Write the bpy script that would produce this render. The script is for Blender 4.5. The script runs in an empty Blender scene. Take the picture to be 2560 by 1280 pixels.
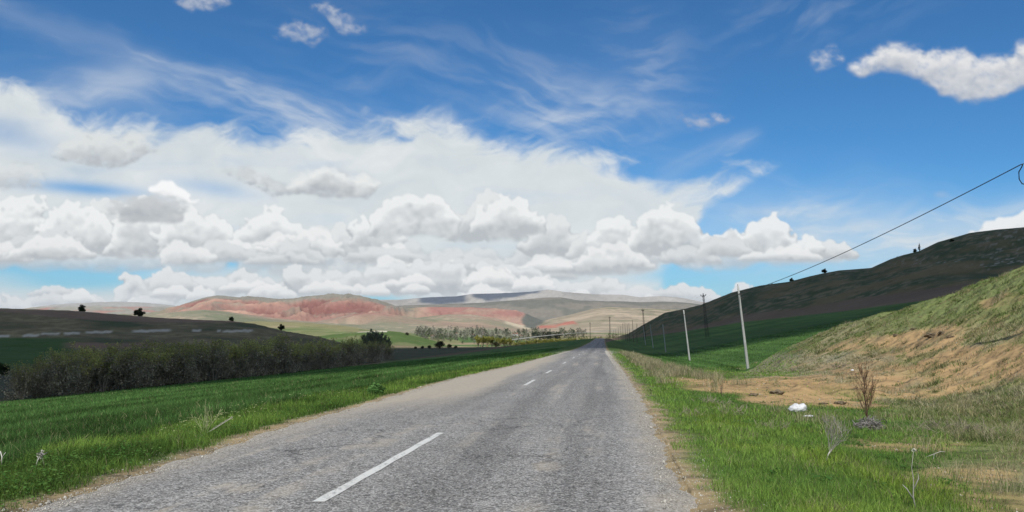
import bpy, bmesh, math, random
import numpy as np
from mathutils import Vector, Matrix

# ------------------------------------------------------------------ camera
F = 1971.0                       # focal length in photo pixels (2560 wide)
PITCH = math.atan(155.0 / F)     # camera tilted up a little, horizon at row 795
scene = bpy.context.scene
col = scene.collection
cam_d = bpy.data.cameras.new('camera')
cam = bpy.data.objects.new('camera', cam_d)
col.objects.link(cam)
cam_d.sensor_fit = 'HORIZONTAL'
cam_d.sensor_width = 36.0
cam_d.lens = 36.0 * F / 2560.0
cam_d.clip_start = 0.1
cam_d.clip_end = 60000.0
cam.location = (0, 0, 0)
cam.rotation_euler = (math.pi / 2 + PITCH, 0, 0)
scene.camera = cam
scene.view_settings.view_transform = 'Standard'
scene.view_settings.look = 'None'
scene.view_settings.exposure = 0.0
scene.view_settings.gamma = 1.0
scene.cycles.max_bounces = 6
scene.cycles.transparent_max_bounces = 12
scene.cycles.volume_bounces = 0
scene.cycles.sample_clamp_indirect = 4.0

def ray(px, py):
    """direction of a photo pixel, scaled so that y = 1"""
    u = (px - 1280.0) / F; v = (640.0 - py) / F
    cp, sp = math.cos(PITCH), math.sin(PITCH)
    d = (u, cp - v * sp, sp + v * cp)
    return (d[0] / d[1], 1.0, d[2] / d[1])

def at(px, py, Y):
    d = ray(px, py)
    return Vector((d[0] * Y, Y, d[2] * Y))

def azel(px, py):
    d = ray(px, py)
    a = math.degrees(math.atan2(d[0], 1.0))
    e = math.degrees(math.atan2(d[2], math.hypot(d[0], 1.0)))
    return a, e

# ------------------------------------------------------------------ sun
SUN_EL, SUN_AZ = 50.0, 186.0     # azimuth clockwise from the viewing direction
se, sa = math.radians(SUN_EL), math.radians(SUN_AZ)
SUN_DIR = Vector((math.sin(sa) * math.cos(se), math.cos(sa) * math.cos(se), math.sin(se)))
sun_d = bpy.data.lights.new('sun', 'SUN')
sun_d.energy = 4.3
sun_d.angle = math.radians(0.55)
sun_d.color = (1.0, 0.965, 0.9)
sun = bpy.data.objects.new('sun', sun_d)
col.objects.link(sun)
sun.rotation_euler = SUN_DIR.to_track_quat('Z', 'Y').to_euler()

# ------------------------------------------------------------------ node maths
class NT:
    """small expression builder on a node tree"""
    def __init__(s, tree): s.t = tree
    def new(s, kind, **kw):
        n = s.t.nodes.new(kind)
        for k, v in kw.items(): setattr(n, k, v)
        return n
    def put(s, sock, v):
        if isinstance(v, V): s.t.links.new(v.o, sock)
        elif isinstance(v, bpy.types.NodeSocket): s.t.links.new(v, sock)
        else: sock.default_value = v
    def m(s, op, *a, clamp=False):
        n = s.new('ShaderNodeMath', operation=op, use_clamp=clamp)
        for i, v in enumerate(a): s.put(n.inputs[i], v)
        return V(s, n.outputs[0])
    def vec(s, x, y, z=0.0):
        n = s.new('ShaderNodeCombineXYZ')
        for i, v in enumerate((x, y, z)): s.put(n.inputs[i], v)
        return V(s, n.outputs[0])
    def smooth(s, v, lo, hi, a=0.0, b=1.0):
        n = s.new('ShaderNodeMapRange', interpolation_type='SMOOTHSTEP')
        for i, x in enumerate((v, lo, hi, a, b)): s.put(n.inputs[i], x)
        return V(s, n.outputs[0])
    def lin(s, v, lo, hi, a=0.0, b=1.0):
        n = s.new('ShaderNodeMapRange')
        for i, x in enumerate((v, lo, hi, a, b)): s.put(n.inputs[i], x)
        return V(s, n.outputs[0])
    def noise(s, vec, scale, detail=4, rough=0.5, dist=0.0, color=False, dim='3D', lac=2.0):
        n = s.new('ShaderNodeTexNoise', noise_dimensions=dim)
        s.put(n.inputs['Vector'], vec); n.inputs['Scale'].default_value = scale
        n.inputs['Detail'].default_value = detail; n.inputs['Roughness'].default_value = rough
        n.inputs['Distortion'].default_value = dist; n.inputs['Lacunarity'].default_value = lac
        return V(s, n.outputs['Color' if color else 'Fac'])
    def voro(s, vec, scale, detail=0, feature='F1', smooth=0.5, out='Distance', dim='3D', rough=0.5, rnd=1.0):
        n = s.new('ShaderNodeTexVoronoi', feature=feature, voronoi_dimensions=dim)
        s.put(n.inputs['Vector'], vec); n.inputs['Scale'].default_value = scale
        if 'Detail' in n.inputs: n.inputs['Detail'].default_value = detail; n.inputs['Roughness'].default_value = rough
        if 'Smoothness' in n.inputs and feature == 'SMOOTH_F1': n.inputs['Smoothness'].default_value = smooth
        n.inputs['Randomness'].default_value = rnd
        return V(s, n.outputs[out])
    def mix(s, f, a, b, kind='RGBA', blend='MIX'):
        n = s.new('ShaderNodeMix', data_type=kind, blend_type=blend)
        ins = {'RGBA': (0, 6, 7), 'FLOAT': (0, 2, 3)}[kind]
        for i, v in zip(ins, (f, a, b)):
            if kind == 'RGBA' and i and isinstance(v, tuple) and len(v) == 3: v = (*v, 1.0)
            s.put(n.inputs[i], v)
        return V(s, n.outputs[{'RGBA': 2, 'FLOAT': 0}[kind]])
    def curve(s, x, pts, lo, hi, ylo, yhi):
        """piecewise curve y(x) through pts, x in lo..hi, y in ylo..yhi"""
        n = s.new('ShaderNodeFloatCurve')
        c = n.mapping.curves[0]
        pts = sorted(pts)
        P = [((a - lo) / (hi - lo), (b - ylo) / (yhi - ylo)) for a, b in pts]
        P = [(min(max(a, 0), 1), min(max(b, 0), 1)) for a, b in P]
        while len(c.points) < len(P): c.points.new(0.5, 0.5)
        for i, (a, b) in enumerate(P):
            c.points[i].location = (a, b); c.points[i].handle_type = 'VECTOR'
        n.mapping.update()
        s.put(n.inputs['Value'], s.lin(x, lo, hi))
        return s.m('MULTIPLY_ADD', V(s, n.outputs[0]), yhi - ylo, ylo)

class V:
    def __init__(s, nt, o): s.n = nt; s.o = o
    def __add__(s, b): return s.n.m('ADD', s, b)
    def __radd__(s, b): return s.n.m('ADD', b, s)
    def __sub__(s, b): return s.n.m('SUBTRACT', s, b)
    def __rsub__(s, b): return s.n.m('SUBTRACT', b, s)
    def __mul__(s, b): return s.n.m('MULTIPLY', s, b)
    def __rmul__(s, b): return s.n.m('MULTIPLY', b, s)
    def __truediv__(s, b): return s.n.m('DIVIDE', s, b)
    def __neg__(s): return s.n.m('MULTIPLY', s, -1.0)
    def pow(s, b): return s.n.m('POWER', s, b)
    def max(s, b): return s.n.m('MAXIMUM', s, b)
    def min(s, b): return s.n.m('MINIMUM', s, b)
    def clamp(s): return s.n.m('ADD', s, 0.0, clamp=True)

# ------------------------------------------------------------------ sky
world = bpy.data.worlds.new('World')
scene.world = world
world.use_nodes = True
wt = world.node_tree
for n in list(wt.nodes): wt.nodes.remove(n)
W = NT(wt)
sky = W.new('ShaderNodeTexSky', sky_type='NISHITA')
sky.sun_disc = False
sky.sun_elevation = se
sky.sun_rotation = sa
sky.altitude = 1000; sky.air_density = 1.0; sky.dust_density = 0.3; sky.ozone_density = 2.5
tint = W.mix(1.0, V(W, sky.outputs[0]), (0.36, 0.77, 1.06, 1), blend='MULTIPLY')
# broken cloud over the rest of the sky, outside the part the cloud dome covers
gtc = W.new('ShaderNodeTexCoord'); Pw = V(W, gtc.outputs['Generated'])
spw = W.new('ShaderNodeSeparateXYZ'); wt.links.new(gtc.outputs['Generated'], spw.inputs[0])
inv = 1.0 / 1.0
zz = V(W, spw.outputs[2]).max(0.02) + 0.12
pn = W.noise(W.vec(V(W, spw.outputs[0]) / zz, V(W, spw.outputs[1]) / zz, 0.0), 1.3, 5, 0.55)
cmask = W.smooth(pn, 0.42, 0.56) * W.smooth(V(W, spw.outputs[1]), 0.62, 0.30) * 0.85
tint = W.mix(cmask, tint, (7.4, 7.3, 7.0, 1))
bg = W.new('ShaderNodeBackground')
wt.links.new(tint.o, bg.inputs[0]); bg.inputs[1].default_value = 0.10
wo = W.new('ShaderNodeOutputWorld'); wt.links.new(bg.outputs[0], wo.inputs[0])

def material(name):
    m = bpy.data.materials.new(name); m.use_nodes = True
    t = m.node_tree
    for n in list(t.nodes): t.nodes.remove(n)
    N = NT(t)
    N.out = N.new('ShaderNodeOutputMaterial')
    return m, N
def surf(N, sock): N.t.links.new(sock, N.out.inputs['Surface'])
def tag(o, label=None, cat=None, group=None, kind=None):
    for k, v in (('label', label), ('category', cat), ('group', group), ('kind', kind)):
        if v: o[k] = v
    return o
def link_mesh(name, verts, faces, mat=None, smooth=False, parent=None, colors=None, cname='col', uv=None):
    """verts (n,3); faces: list of index arrays (m,3) / (m,4) or a plain list"""
    me = bpy.data.meshes.new(name)
    verts = np.asarray(verts, dtype=np.float32)
    if isinstance(faces, np.ndarray): faces = [faces]
    fs = [np.asarray(f) for f in faces if len(f)]
    me.vertices.add(len(verts)); me.vertices.foreach_set('co', verts.ravel())
    nl = sum(f.size for f in fs); nf = sum(len(f) for f in fs)
    me.loops.add(nl); me.polygons.add(nf)
    li = np.concatenate([f.ravel() for f in fs]).astype(np.int32)
    tot = np.concatenate([np.full(len(f), f.shape[1]) for f in fs]).astype(np.int32)
    st = np.concatenate([[0], np.cumsum(tot)[:-1]]).astype(np.int32)
    me.loops.foreach_set('vertex_index', li)
    me.polygons.foreach_set('loop_start', st); me.polygons.foreach_set('loop_total', tot)
    if smooth: me.polygons.foreach_set('use_smooth', np.ones(nf, dtype=bool))
    me.update(calc_edges=True)
    if colors is not None:
        a = me.color_attributes.new(cname, 'FLOAT_COLOR', 'POINT')
        c = np.asarray(colors, dtype=np.float32)
        if c.shape[1] == 3: c = np.concatenate([c, np.ones((len(c), 1), np.float32)], 1)
        a.data.foreach_set('color', c.ravel())
    if mat: me.materials.append(mat)
    o = bpy.data.objects.new(name, me); col.objects.link(o)
    if parent: o.parent = parent
    return o
# ------------------------------------------------------------------ numpy noise
def _hash(ix, iy, seed):
    h = (ix.astype(np.int64) * 374761393 + iy.astype(np.int64) * 668265263 + int(seed) * 2147483647 + 12345) & 0xFFFFFFFF
    h = ((h ^ (h >> 13)) * 1274126177) & 0xFFFFFFFF
    h = ((h ^ (h >> 16)) * 2246822519) & 0xFFFFFFFF
    return (h ^ (h >> 15)) & 0xFFFFFFFF
def pnoise(x, y, seed=0):
    x0 = np.floor(x); y0 = np.floor(y)
    fx = x - x0; fy = y - y0
    ux = fx * fx * fx * (fx * (fx * 6 - 15) + 10); uy = fy * fy * fy * (fy * (fy * 6 - 15) + 10)
    def g(ix, iy, dx, dy):
        a = _hash(ix, iy, seed) * (2 * np.pi / 4294967296.0)
        return np.cos(a) * dx + np.sin(a) * dy
    n00 = g(x0, y0, fx, fy); n10 = g(x0 + 1, y0, fx - 1, fy)
    n01 = g(x0, y0 + 1, fx, fy - 1); n11 = g(x0 + 1, y0 + 1, fx - 1, fy - 1)
    a = n00 + (n10 - n00) * ux; b = n01 + (n11 - n01) * ux
    return (a + (b - a) * uy) * 1.5
def fbm(x, y, octaves=5, seed=0, gain=0.5, lac=2.03):
    s = 0; a = 1.0; t = 0
    for i in range(octaves):
        s = s + a * pnoise(x + 17.3 * i, y - 9.1 * i, seed + i); t += a
        a *= gain; x, y = (x * 0.809 - y * 0.588) * lac, (x * 0.588 + y * 0.809) * lac
    return s / t
def ridged(x, y, octaves=5, seed=0, gain=0.5):
    s = 0; a = 1.0; t = 0
    for i in range(octaves):
        s = s + a * (1 - np.abs(pnoise(x, y, seed + i)) * 1.6); t += a
        a *= gain; x = x * 2.07 + 3.1; y = y * 2.07 - 1.7
    return s / t
def sstep(a, b, x):
    t = np.clip((x - a) / (b - a), 0, 1); return t * t * (3 - 2 * t)
def blur(a, s):
    """gaussian blur, in grid cells"""
    p = int(3 * s) + 2
    b = np.pad(a, p, mode='edge')
    fy = np.fft.fftfreq(b.shape[0])[:, None]; fx = np.fft.rfftfreq(b.shape[1])[None, :]
    g = np.exp(-2 * (np.pi * s) ** 2 * (fx * fx + fy * fy))
    return np.fft.irfft2(np.fft.rfft2(b) * g, s=b.shape)[p:-p, p:-p]
def pl(x, pts):
    pts = sorted(pts)
    return np.interp(x, [p[0] for p in pts], [p[1] for p in pts])

# ------------------------------------------------------------------ cloud cover of the sky, as a density and a brightness over the dome
CS = 2.5
cgx = np.arange(-450, 3011, CS); cgy = np.arange(-320, 861, CS)
CX, CY = np.meshgrid(cgx, cgy)
cloud_rgb = np.zeros(CX.shape + (3,)); cloud_a = np.zeros(CX.shape)
def over(rgb, a):
    """put one more cloud layer in front"""
    global cloud_rgb, cloud_a
    a = np.clip(a, 0, 1)
    na = a + cloud_a * (1 - a)
    w = np.where(na > 1e-5, a / np.maximum(na, 1e-5), 0)[..., None]
    cloud_rgb = np.asarray(rgb) * w + cloud_rgb * (1 - w)
    cloud_a = na
def lerp3(a, b, t): return np.asarray(a) * (1 - t[..., None]) + np.asarray(b) * t[..., None]
def gauss(px, py, rx, ry, ang=0, X=None, Y=None):
    X = CX if X is None else X; Y = CY if Y is None else Y
    c, s = math.cos(math.radians(ang)), math.sin(math.radians(ang))
    u = (X - px) * c + (Y - py) * s; v = -(X - px) * s + (Y - py) * c
    return np.exp(-(u / rx) ** 2 - (v / ry) ** 2)

WX = fbm(CX / 260, CY / 200, 4, 5) * 150; WY = fbm(CX / 260, CY / 200, 4, 55) * 110
def streak(ang, stretch, scale, seed, lo, hi, det=6, warp=1.0, gain=0.6):
    c, s = math.cos(math.radians(ang)), math.sin(math.radians(ang))
    X = CX + WX * warp * 0.3; Y = CY + WY * warp * 0.3
    u = X * c + Y * s; v = -X * s + Y * c
    v = v + fbm(u / 420, v / 260, 3, seed + 50) * 60
    return sstep(lo, hi, fbm(u / (scale * stretch), v / scale, det, seed, gain * 0.92) * 0.5 + 0.5)
def cband(pts, w, warp=0.35):
    d = (CY + WY * warp - pl(CX + WX * warp, pts)) / w
    return np.exp(-d * d)
s1 = streak(16, 5, 60, 31, 0.38, 0.72); s2 = streak(-24, 5, 55, 87, 0.40, 0.74); s3 = streak(4, 5, 40, 131, 0.40, 0.72)
cir = (cband([(-450, -110), (0, 20), (160, 75), (320, 130), (550, 205), (700, 262), (900, 320), (1200, 420)], 30) * (0.35 + 0.65 * s1) * 0.62 * sstep(1100, 700, CX)
       + gauss(1020, 130, 300, 95, 12) * s1 * 0.24 + gauss(1420, 240, 210, 80, 22) * (s1 * 0.7 + 0.15) * 0.5 + gauss(1610, 190, 120, 130) * (0.2 + s3) * 0.36
       + gauss(1420, 320, 200, 80) * (s2 + s1) * 0.5 + gauss(2010, 45, 240, 55, -8) * s2 * 0.35 + gauss(285, 205, 95, 42, 0, CX + WX * .4, CY + WY * .4) * 0.6 + gauss(110, 260, 230, 80) * (0.25 + 0.5 * s3)
       + gauss(870, 300, 320, 42, 8) * (0.25 + s1) * 0.4 + gauss(1130, 295, 70, 40, 10) * (0.2 + s2) * 0.6 + gauss(910, 190, 110, 40, -18) * s2 * 0.22
       + gauss(2110, 565, 120, 45, -18) * (0.15 + s2) * 0.95 + gauss(2420, 600, 150, 50, -10) * (0.3 + 0.5 * s3)
       + gauss(2250, 530, 60, 14, -35) * 0.25 + gauss(1905, 530, 80, 14, 0) * 0.45 + gauss(600, 255, 300, 60, 10) * (s1) * 0.35)
w8 = cband([(1500, 575), (1640, 450), (1750, 388), (1840, 355), (1900, 338)], 22, 0.15) * sstep(1925, 1850, CX) * sstep(1600, 1690, CX)
cir = cir + w8 * (0.3 + 0.6 * s2) * 0.62
over((0.60, 0.665, 0.75), np.minimum(cir * 0.72, 0.85))
# the broad white veil
vn = fbm((CX + WX) / 190, (CY + WY) / 75, 7, 201, 0.58)
vn2 = streak(-30, 5, 55, 301, 0.2, 0.8) - 0.5
vtop = pl(CX + WX * 0.25, [(-450, 150), (0, 185), (120, 262), (280, 305), (560, 305), (650, 325), (800, 308), (1000, 300), (1130, 285), (1200, 330), (1300, 365), (1400, 370),
       (1530, 385), (1600, 410), (1680, 450), (1800, 446), (1880, 426), (1960, 392), (1990, 380), (2010, 440), (3010, 500)])
vbot = pl(CX, [(-450, 900), (1500, 900), (1640, 740), (1710, 620), (1760, 535), (1850, 478), (1960, 405), (1990, 385), (2010, 300), (3010, 200)])
va = sstep(-26, 62, CY - vtop + vn * 75 + vn2 * 34) * sstep(-12, 30 + 60 * sstep(1760, 1600, CX), vbot - CY + vn * (26 + 120 * sstep(1760, 1600, CX)))
va *= sstep(-0.75, -0.1, fbm((CX + WX) / 330, CY / 90, 4, 41))*0.2 + 0.8
gap = (gauss(215, 472, 150, 17, 5) * 0.8 + gauss(150, 668, 330, 24) * 1.1 + gauss(20, 335, 130, 36, 15) * 0.45 + gauss(620, 655, 170, 14) * 0.9 + gauss(1730, 690, 110, 20) * 1.0
       + gauss(930, 750, 80, 13, 0) * 1.1 + gauss(200, 705, 210, 24) * 1.0 + gauss(530, 470, 110, 20, 10) * 0.4 + gauss(380, 330, 60, 20) * 0.0)
va *= np.clip(1 - gap, 0, 1)
tv = np.clip(0.55 + 0.9 * fbm((CX + WX) / 300, (CY + WY) / 110, 4, 91) + 0.25 * vn, 0, 1)
over(lerp3((0.63, 0.695, 0.725), (0.80, 0.83, 0.83), tv), va * 0.97)
# pale air low over the hills
over((0.42, 0.60, 0.74), sstep(430, 830, CY) * 0.36 * (1 - cloud_a))
over((0.66, 0.74, 0.80), (gauss(2180, 610, 480, 105, 6, CX + WX * .5, CY + WY * .4) * 0.72 + gauss(2480, 560, 220, 70, -8, CX + WX * .5, CY + WY * .4) * 0.45 + gauss(2000, 520, 160, 26, -12) * s2 * 0.4) * (0.65 + 0.5 * s3))

def puffs(X0, Y0, top, base, x0, x1, seed, rmin, rmax, n):
    """a cloud body as a relief of round heads packed between its top and its base line"""
    rng = np.random.RandomState(seed)
    H = np.full(X0.shape, -60.0)
    gx0, gy0 = X0[0, 0], Y0[0, 0]
    for x in rng.uniform(x0, x1, n):
        t = pl(x, top); b = pl(x, base)
        r0, r1, r2 = rng.rand(3)
        if b - t < rmin: continue
        r = min(rmin + (rmax - rmin) * r0 ** 2.2, (b - t) * 0.62)
        f = r1 ** 0.8
        y = t + r * 0.92 + f * max(b - t - r * 1.5, 0)
        z = f * 26 + r2 * 16
        ix0 = max(int((x - r - gx0) / CS), 0); ix1 = int((x + r - gx0) / CS) + 2
        iy0 = max(int((y - r - gy0) / CS), 0); iy1 = int((y + r - gy0) / CS) + 2
        if ix0 >= ix1 or iy0 >= iy1: continue
        X = X0[iy0:iy1, ix0:ix1]; Y = Y0[iy0:iy1, ix0:ix1]
        q = 1 - ((X - x) ** 2 + ((Y - y) * 1.12) ** 2) / (r * r)
        H[iy0:iy1, ix0:ix1] = np.maximum(H[iy0:iy1, ix0:ix1], np.where(q > 0, z + r * np.sqrt(np.maximum(q, 0)), -60))
    return H
def warp_sample(A, dx, dy):
    """A moved by a displacement field, bilinear"""
    iy, ix = np.mgrid[0:A.shape[0], 0:A.shape[1]]
    fx = np.clip(ix + dx / CS, 0, A.shape[1] - 1.001); fy = np.clip(iy + dy / CS, 0, A.shape[0] - 1.001)
    ix = fx.astype(int); iy = fy.astype(int); fx = fx - ix; fy = fy - iy
    return (A[iy, ix] * (1 - fx) * (1 - fy) + A[iy, ix + 1] * fx * (1 - fy) + A[iy + 1, ix] * (1 - fx) * fy + A[iy + 1, ix + 1] * fx * fy)
def cumulus(top, base, x0, x1, seed, rmin, rmax, n, white=(0.88, 0.895, 0.895), grey=(0.51, 0.545, 0.57), alpha=0.97, rag=1.0, soft=1.6,
            base_soft=16, bright=0.0, sharp=0.8, span=None, contrast=1.0, tear=0.0, patchy=0.25):
    m = 60 + rmax
    ys = [p[1] for p in top + base if x0 - 60 <= p[0] <= x1 + 60]
    wx = (cgx >= x0 - m) & (cgx <= x1 + m); wy = (cgy >= min(ys) - m) & (cgy <= max(ys) + m)
    sl = (slice(np.argmax(wy), len(wy) - np.argmax(wy[::-1])), slice(np.argmax(wx), len(wx) - np.argmax(wx[::-1])))
    X = CX[sl]; Y = CY[sl]
    H = puffs(X, Y, top, base, x0, x1, seed, rmin, rmax, n)
    sc = rmax
    dx = fbm(X / (sc * 0.9), Y / (sc * 0.9), 5, seed + 1, 0.62) * rmax * 0.75 * rag
    dy = fbm(X / (sc * 0.9), Y / (sc * 0.9), 5, seed + 9, 0.62) * rmax * 0.62 * rag
    H = warp_sample(H, dx, dy)
    cov = (H > -30).astype(float)
    Hs = blur(np.maximum(H, -14), 1.3)
    fine = fbm(X / (sc * 0.33), Y / (sc * 0.28), 5, seed + 21, 0.6)
    a = sstep(0.22, 0.80, blur(cov, soft))
    if tear:
        a = a * 0.12 + 0.88 * sstep(0.12, 1.05, blur(cov, soft + 3.5) + tear * 1.5 * fbm(X / 30, Y / 22, 4, seed + 77, 0.55))
        a = np.minimum(a, sstep(0.03, 0.8, blur(cov, 3.5)))
    gy, gx = np.gradient(Hs, CS)
    lam = np.clip(gx * 0.25 + gy * 0.9, -1.2, 1.2)
    lam = blur(lam, 1.0) * 0.55 + blur(lam, 4.0) * 0.75
    cav = np.clip((Hs - blur(Hs, 7)) / 16.0, -1, 1) + 0.8 * np.clip((Hs - blur(Hs, 2.5)) / 5.0, -1, 1)
    T = pl(X, top); B = pl(X, base)
    sp = np.maximum(B - T, 26) if span is None else span
    t = np.clip((B - Y - dy * 0.6) / sp, -0.2, 1.0)
    big = fbm(X / 130 + 0.3 * dx / sc, Y / 55, 4, seed + 33)
    lum = 0.08 + 0.58 * t + 0.32 * contrast * lam + 0.20 * contrast * cav + 0.14 * fine + bright + patchy * 2.0 * big
    lum = np.clip((blur(lum, 0.55) - 0.5) * 1.28 + 0.45, 0, 1)
    a = a * sstep(-base_soft, base_soft * 0.6, B - Y + blur(fine, 2.5) * 26 + blur(dy, 2.0) * 0.9) * alpha
    rgb = lerp3(grey, white, lum)
    na = a + cloud_a[sl] * (1 - a)
    w = np.where(na > 1e-5, a / np.maximum(na, 1e-5), 0)[..., None]
    cloud_rgb[sl] = rgb * w + cloud_rgb[sl] * (1 - w)
    cloud_a[sl] = na
BIG = 3010
TA = [(-450, 470), (-100, 472), (0, 478), (60, 480), (100, 530), (150, 498), (210, 485), (280, 490), (320, 500), (400, 500), (450, 490), (480, 505), (540, 515),
      (565, 560), (592, 612), (605, 560), (640, 516), (680, 511), (740, 532), (800, 548), (860, 552), (900, 562), (940, 532), (1000, 502), (1060, 470),
      (1110, 482), (1145, 522), (1160, 472), (1200, 456), (1240, 476), (1290, 471), (1312, 476), (1337, 512), (1360, 542), (1400, 532), (1440, 547),
      (1458, 600), (1500, 585), (1530, 546), (1570, 521), (1640, 509), (1700, 501), (1740, 530), (1762, 572), (1830, 579), (1870, 562), (1920, 531),
      (1945, 531), (1968, 572), (2010, 591), (2050, 605), (2110, 619), (2160, 655), (2170, 690)]
BA = [(-450, 645), (0, 640), (300, 648), (560, 645), (900, 612), (1000, 590), (1200, 620), (1500, 630), (1650, 650), (1760, 636), (1900, 622), (2170, 640)]
TM = [(-450, 560), (0, 585), (100, 600), (200, 575), (300, 590), (450, 580), (560, 615), (640, 600), (750, 600), (900, 610), (1050, 592), (1200, 600), (1350, 590), (1500, 615),
      (1560, 600), (1660, 622), (1700, 700)]
BM = [(-450, 655), (0, 650), (300, 662), (560, 648), (800, 652), (1000, 690), (1400, 695), (1600, 690), (1700, 670)]
TM2 = [(560, 680), (640, 650), (800, 632), (1000, 628), (1200, 645), (1400, 625), (1560, 628), (1640, 640), (1668, 700)]
hr = np.random.RandomState(4)
def heap(x0, x1, top, base, seed, k=1.0, **kw):
    """one cumulus: a lumpy dome on a flat grey base"""
    xs = np.linspace(x0, x1, 40); u = (xs - x0) / (x1 - x0)
    r_ = np.random.RandomState(seed); c1, c2, c3 = r_.uniform(0.2, 0.8, 3)
    dome = np.sqrt(np.clip(1 - (2 * u - 1) ** 2, 0, 1))
    lob = 0.62 + 0.38 * np.maximum(np.maximum(np.exp(-((u - c1) / 0.16) ** 2), 0.8 * np.exp(-((u - c2) / 0.12) ** 2)), 0.7 * np.exp(-((u - c3) / 0.10) ** 2))
    lob = lob / lob.max()
    n = fbm(xs / 26, xs * 0 + seed, 4, seed, 0.6) * 0.25
    h = (base - top) * dome * lob * (1 + n * dome)
    H_ = base - top
    d = dict(alpha=0.95, soft=1.35, base_soft=12, rag=1.25, patchy=0.18); d.update(kw)
    cumulus(list(zip(xs, base - h)), [(x0, base), (x1, base)], x0, x1, seed, max(3.5, H_ * 0.05), H_ * 0.36 * k, int(90 + (x1 - x0) * max(H_, 40) / 75), span=H_ * 0.9, **d)
# thin grey shelf behind everything
cumulus([(-450, 610), (400, 618), (900, 600), (1500, 600), (2000, 612), (2140, 640)], [(-450, 660), (900, 690), (1500, 690), (2150, 650)], -450, 2150, 3, 14, 40, 300,
        white=(0.74, 0.765, 0.775), grey=(0.54, 0.575, 0.605), alpha=0.75, soft=4, base_soft=26)
# heaps of the main row, back ones first
G1 = dict(white=(0.80, 0.82, 0.825), grey=(0.50, 0.535, 0.56))
for a in ((-450, -180, 480, 640, 201), (-260, -20, 470, 630, 202), (180, 330, 486, 620, 203), (730, 900, 548, 640, 204), (1130, 1305, 454, 600, 205), (1320, 1460, 530, 640, 206), (470, 600, 540, 640, 207), (1425, 1560, 560, 650, 208), (1960, 2150, 592, 648, 209)):
    heap(*a, **G1)
BR = dict(bright=0.05)
for a in ((-90, 130, 474, 632, 211), (95, 300, 488, 636, 212), (285, 480, 490, 640, 213), (405, 588, 496, 634, 214), (588, 800, 508, 628, 215), (880, 1000, 530, 616, 216), (935, 1150, 466, 590, 217), (1185, 1360, 470, 584, 218),
          (1495, 1640, 520, 640, 219), (1575, 1772, 500, 626, 220), (1750, 1900, 565, 640, 221), (1845, 1985, 528, 632, 222), (1950, 2060, 580, 640, 223)):
    heap(*a, **BR)
heap(300, 460, 486, 556, 224, white=(0.60, 0.62, 0.63), grey=(0.46, 0.49, 0.52), alpha=0.85, soft=2.5)
# lower, greyer second storey with bright flecks
for i in range(34):
    x = hr.uniform(-420, 2080); w = hr.uniform(90, 230); b_ = 648 + hr.uniform(-14, 14) + (36 if 900 < x < 1600 else 0); t_ = b_ - hr.uniform(38, 82)
    if x + w > 2120: continue
    v = hr.rand()
    heap(x, x + w, t_, b_, 240 + i, white=(0.88, 0.89, 0.89) if v > 0.55 else (0.74, 0.765, 0.775), grey=(0.50, 0.535, 0.56), alpha=0.88, soft=1.8, base_soft=12, bright=0.06 if v > 0.55 else -0.02)
# low far row over the hills
TB = [(-450, 690), (-100, 690), (0, 716), (40, 716), (70, 745), (90, 715), (110, 708), (180, 702), (250, 732), (272, 766), (290, 740), (310, 670), (332, 665), (350, 688), (368, 690), (395, 657),
      (450, 657), (490, 682), (560, 684), (600, 661), (660, 690), (700, 661), (730, 646), (775, 646), (800, 672), (900, 658), (1000, 642), (1140, 636),
      (1250, 647), (1330, 652), (1390, 692), (1420, 692), (1490, 681), (1540, 690), (1560, 722), (1600, 701), (1640, 716), (1700, 696), (1750, 709),
      (1800, 720), (1832, 738), (1850, 700), (1870, 688), (1900, 692), (1950, 730), (2050, 770)]
BB = [(-450, 770), (260, 772), (300, 740), (900, 725), (1400, 740), (2050, 790)]
cumulus([(x, y + 8) for x, y in TB], [(-450, 800), (280, 800), (500, 740), (900, 735), (1300, 745), (1700, 770), (2050, 800)], -450, 2050, 41, 4, 30, 1200, bright=0.0, soft=1.2, base_soft=20, white=(0.80, 0.82, 0.83))
fr = np.random.RandomState(9)
for i in range(58):
    d_ = i / 58.0                                    # far rows sit lower and smaller
    x = fr.uniform(-430, 1830); w = fr.uniform(80, 190) * (1.15 - 0.6 * d_)
    base_ = 708 + 70 * d_ + fr.uniform(-6, 6); top_ = base_ - fr.uniform(28, 58) * (1.1 - 0.45 * d_)
    if x < 290: base_ += 34; top_ += 34
    if x > 1400: base_ += 22; top_ += 22
    if top_ < pl(x + w / 2, TB) - 2: continue
    v = fr.rand()
    heap(x, x + w, top_, base_, 300 + i, white=(0.90, 0.905, 0.90) if v > 0.4 else (0.78, 0.80, 0.81), grey=(0.54, 0.575, 0.60), alpha=0.9, soft=1.2, base_soft=8, bright=0.08 if v > 0.4 else 0.0)
over((0.70, 0.745, 0.775), sstep(705, 800, CY) * 0.45 * cloud_a)
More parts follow.
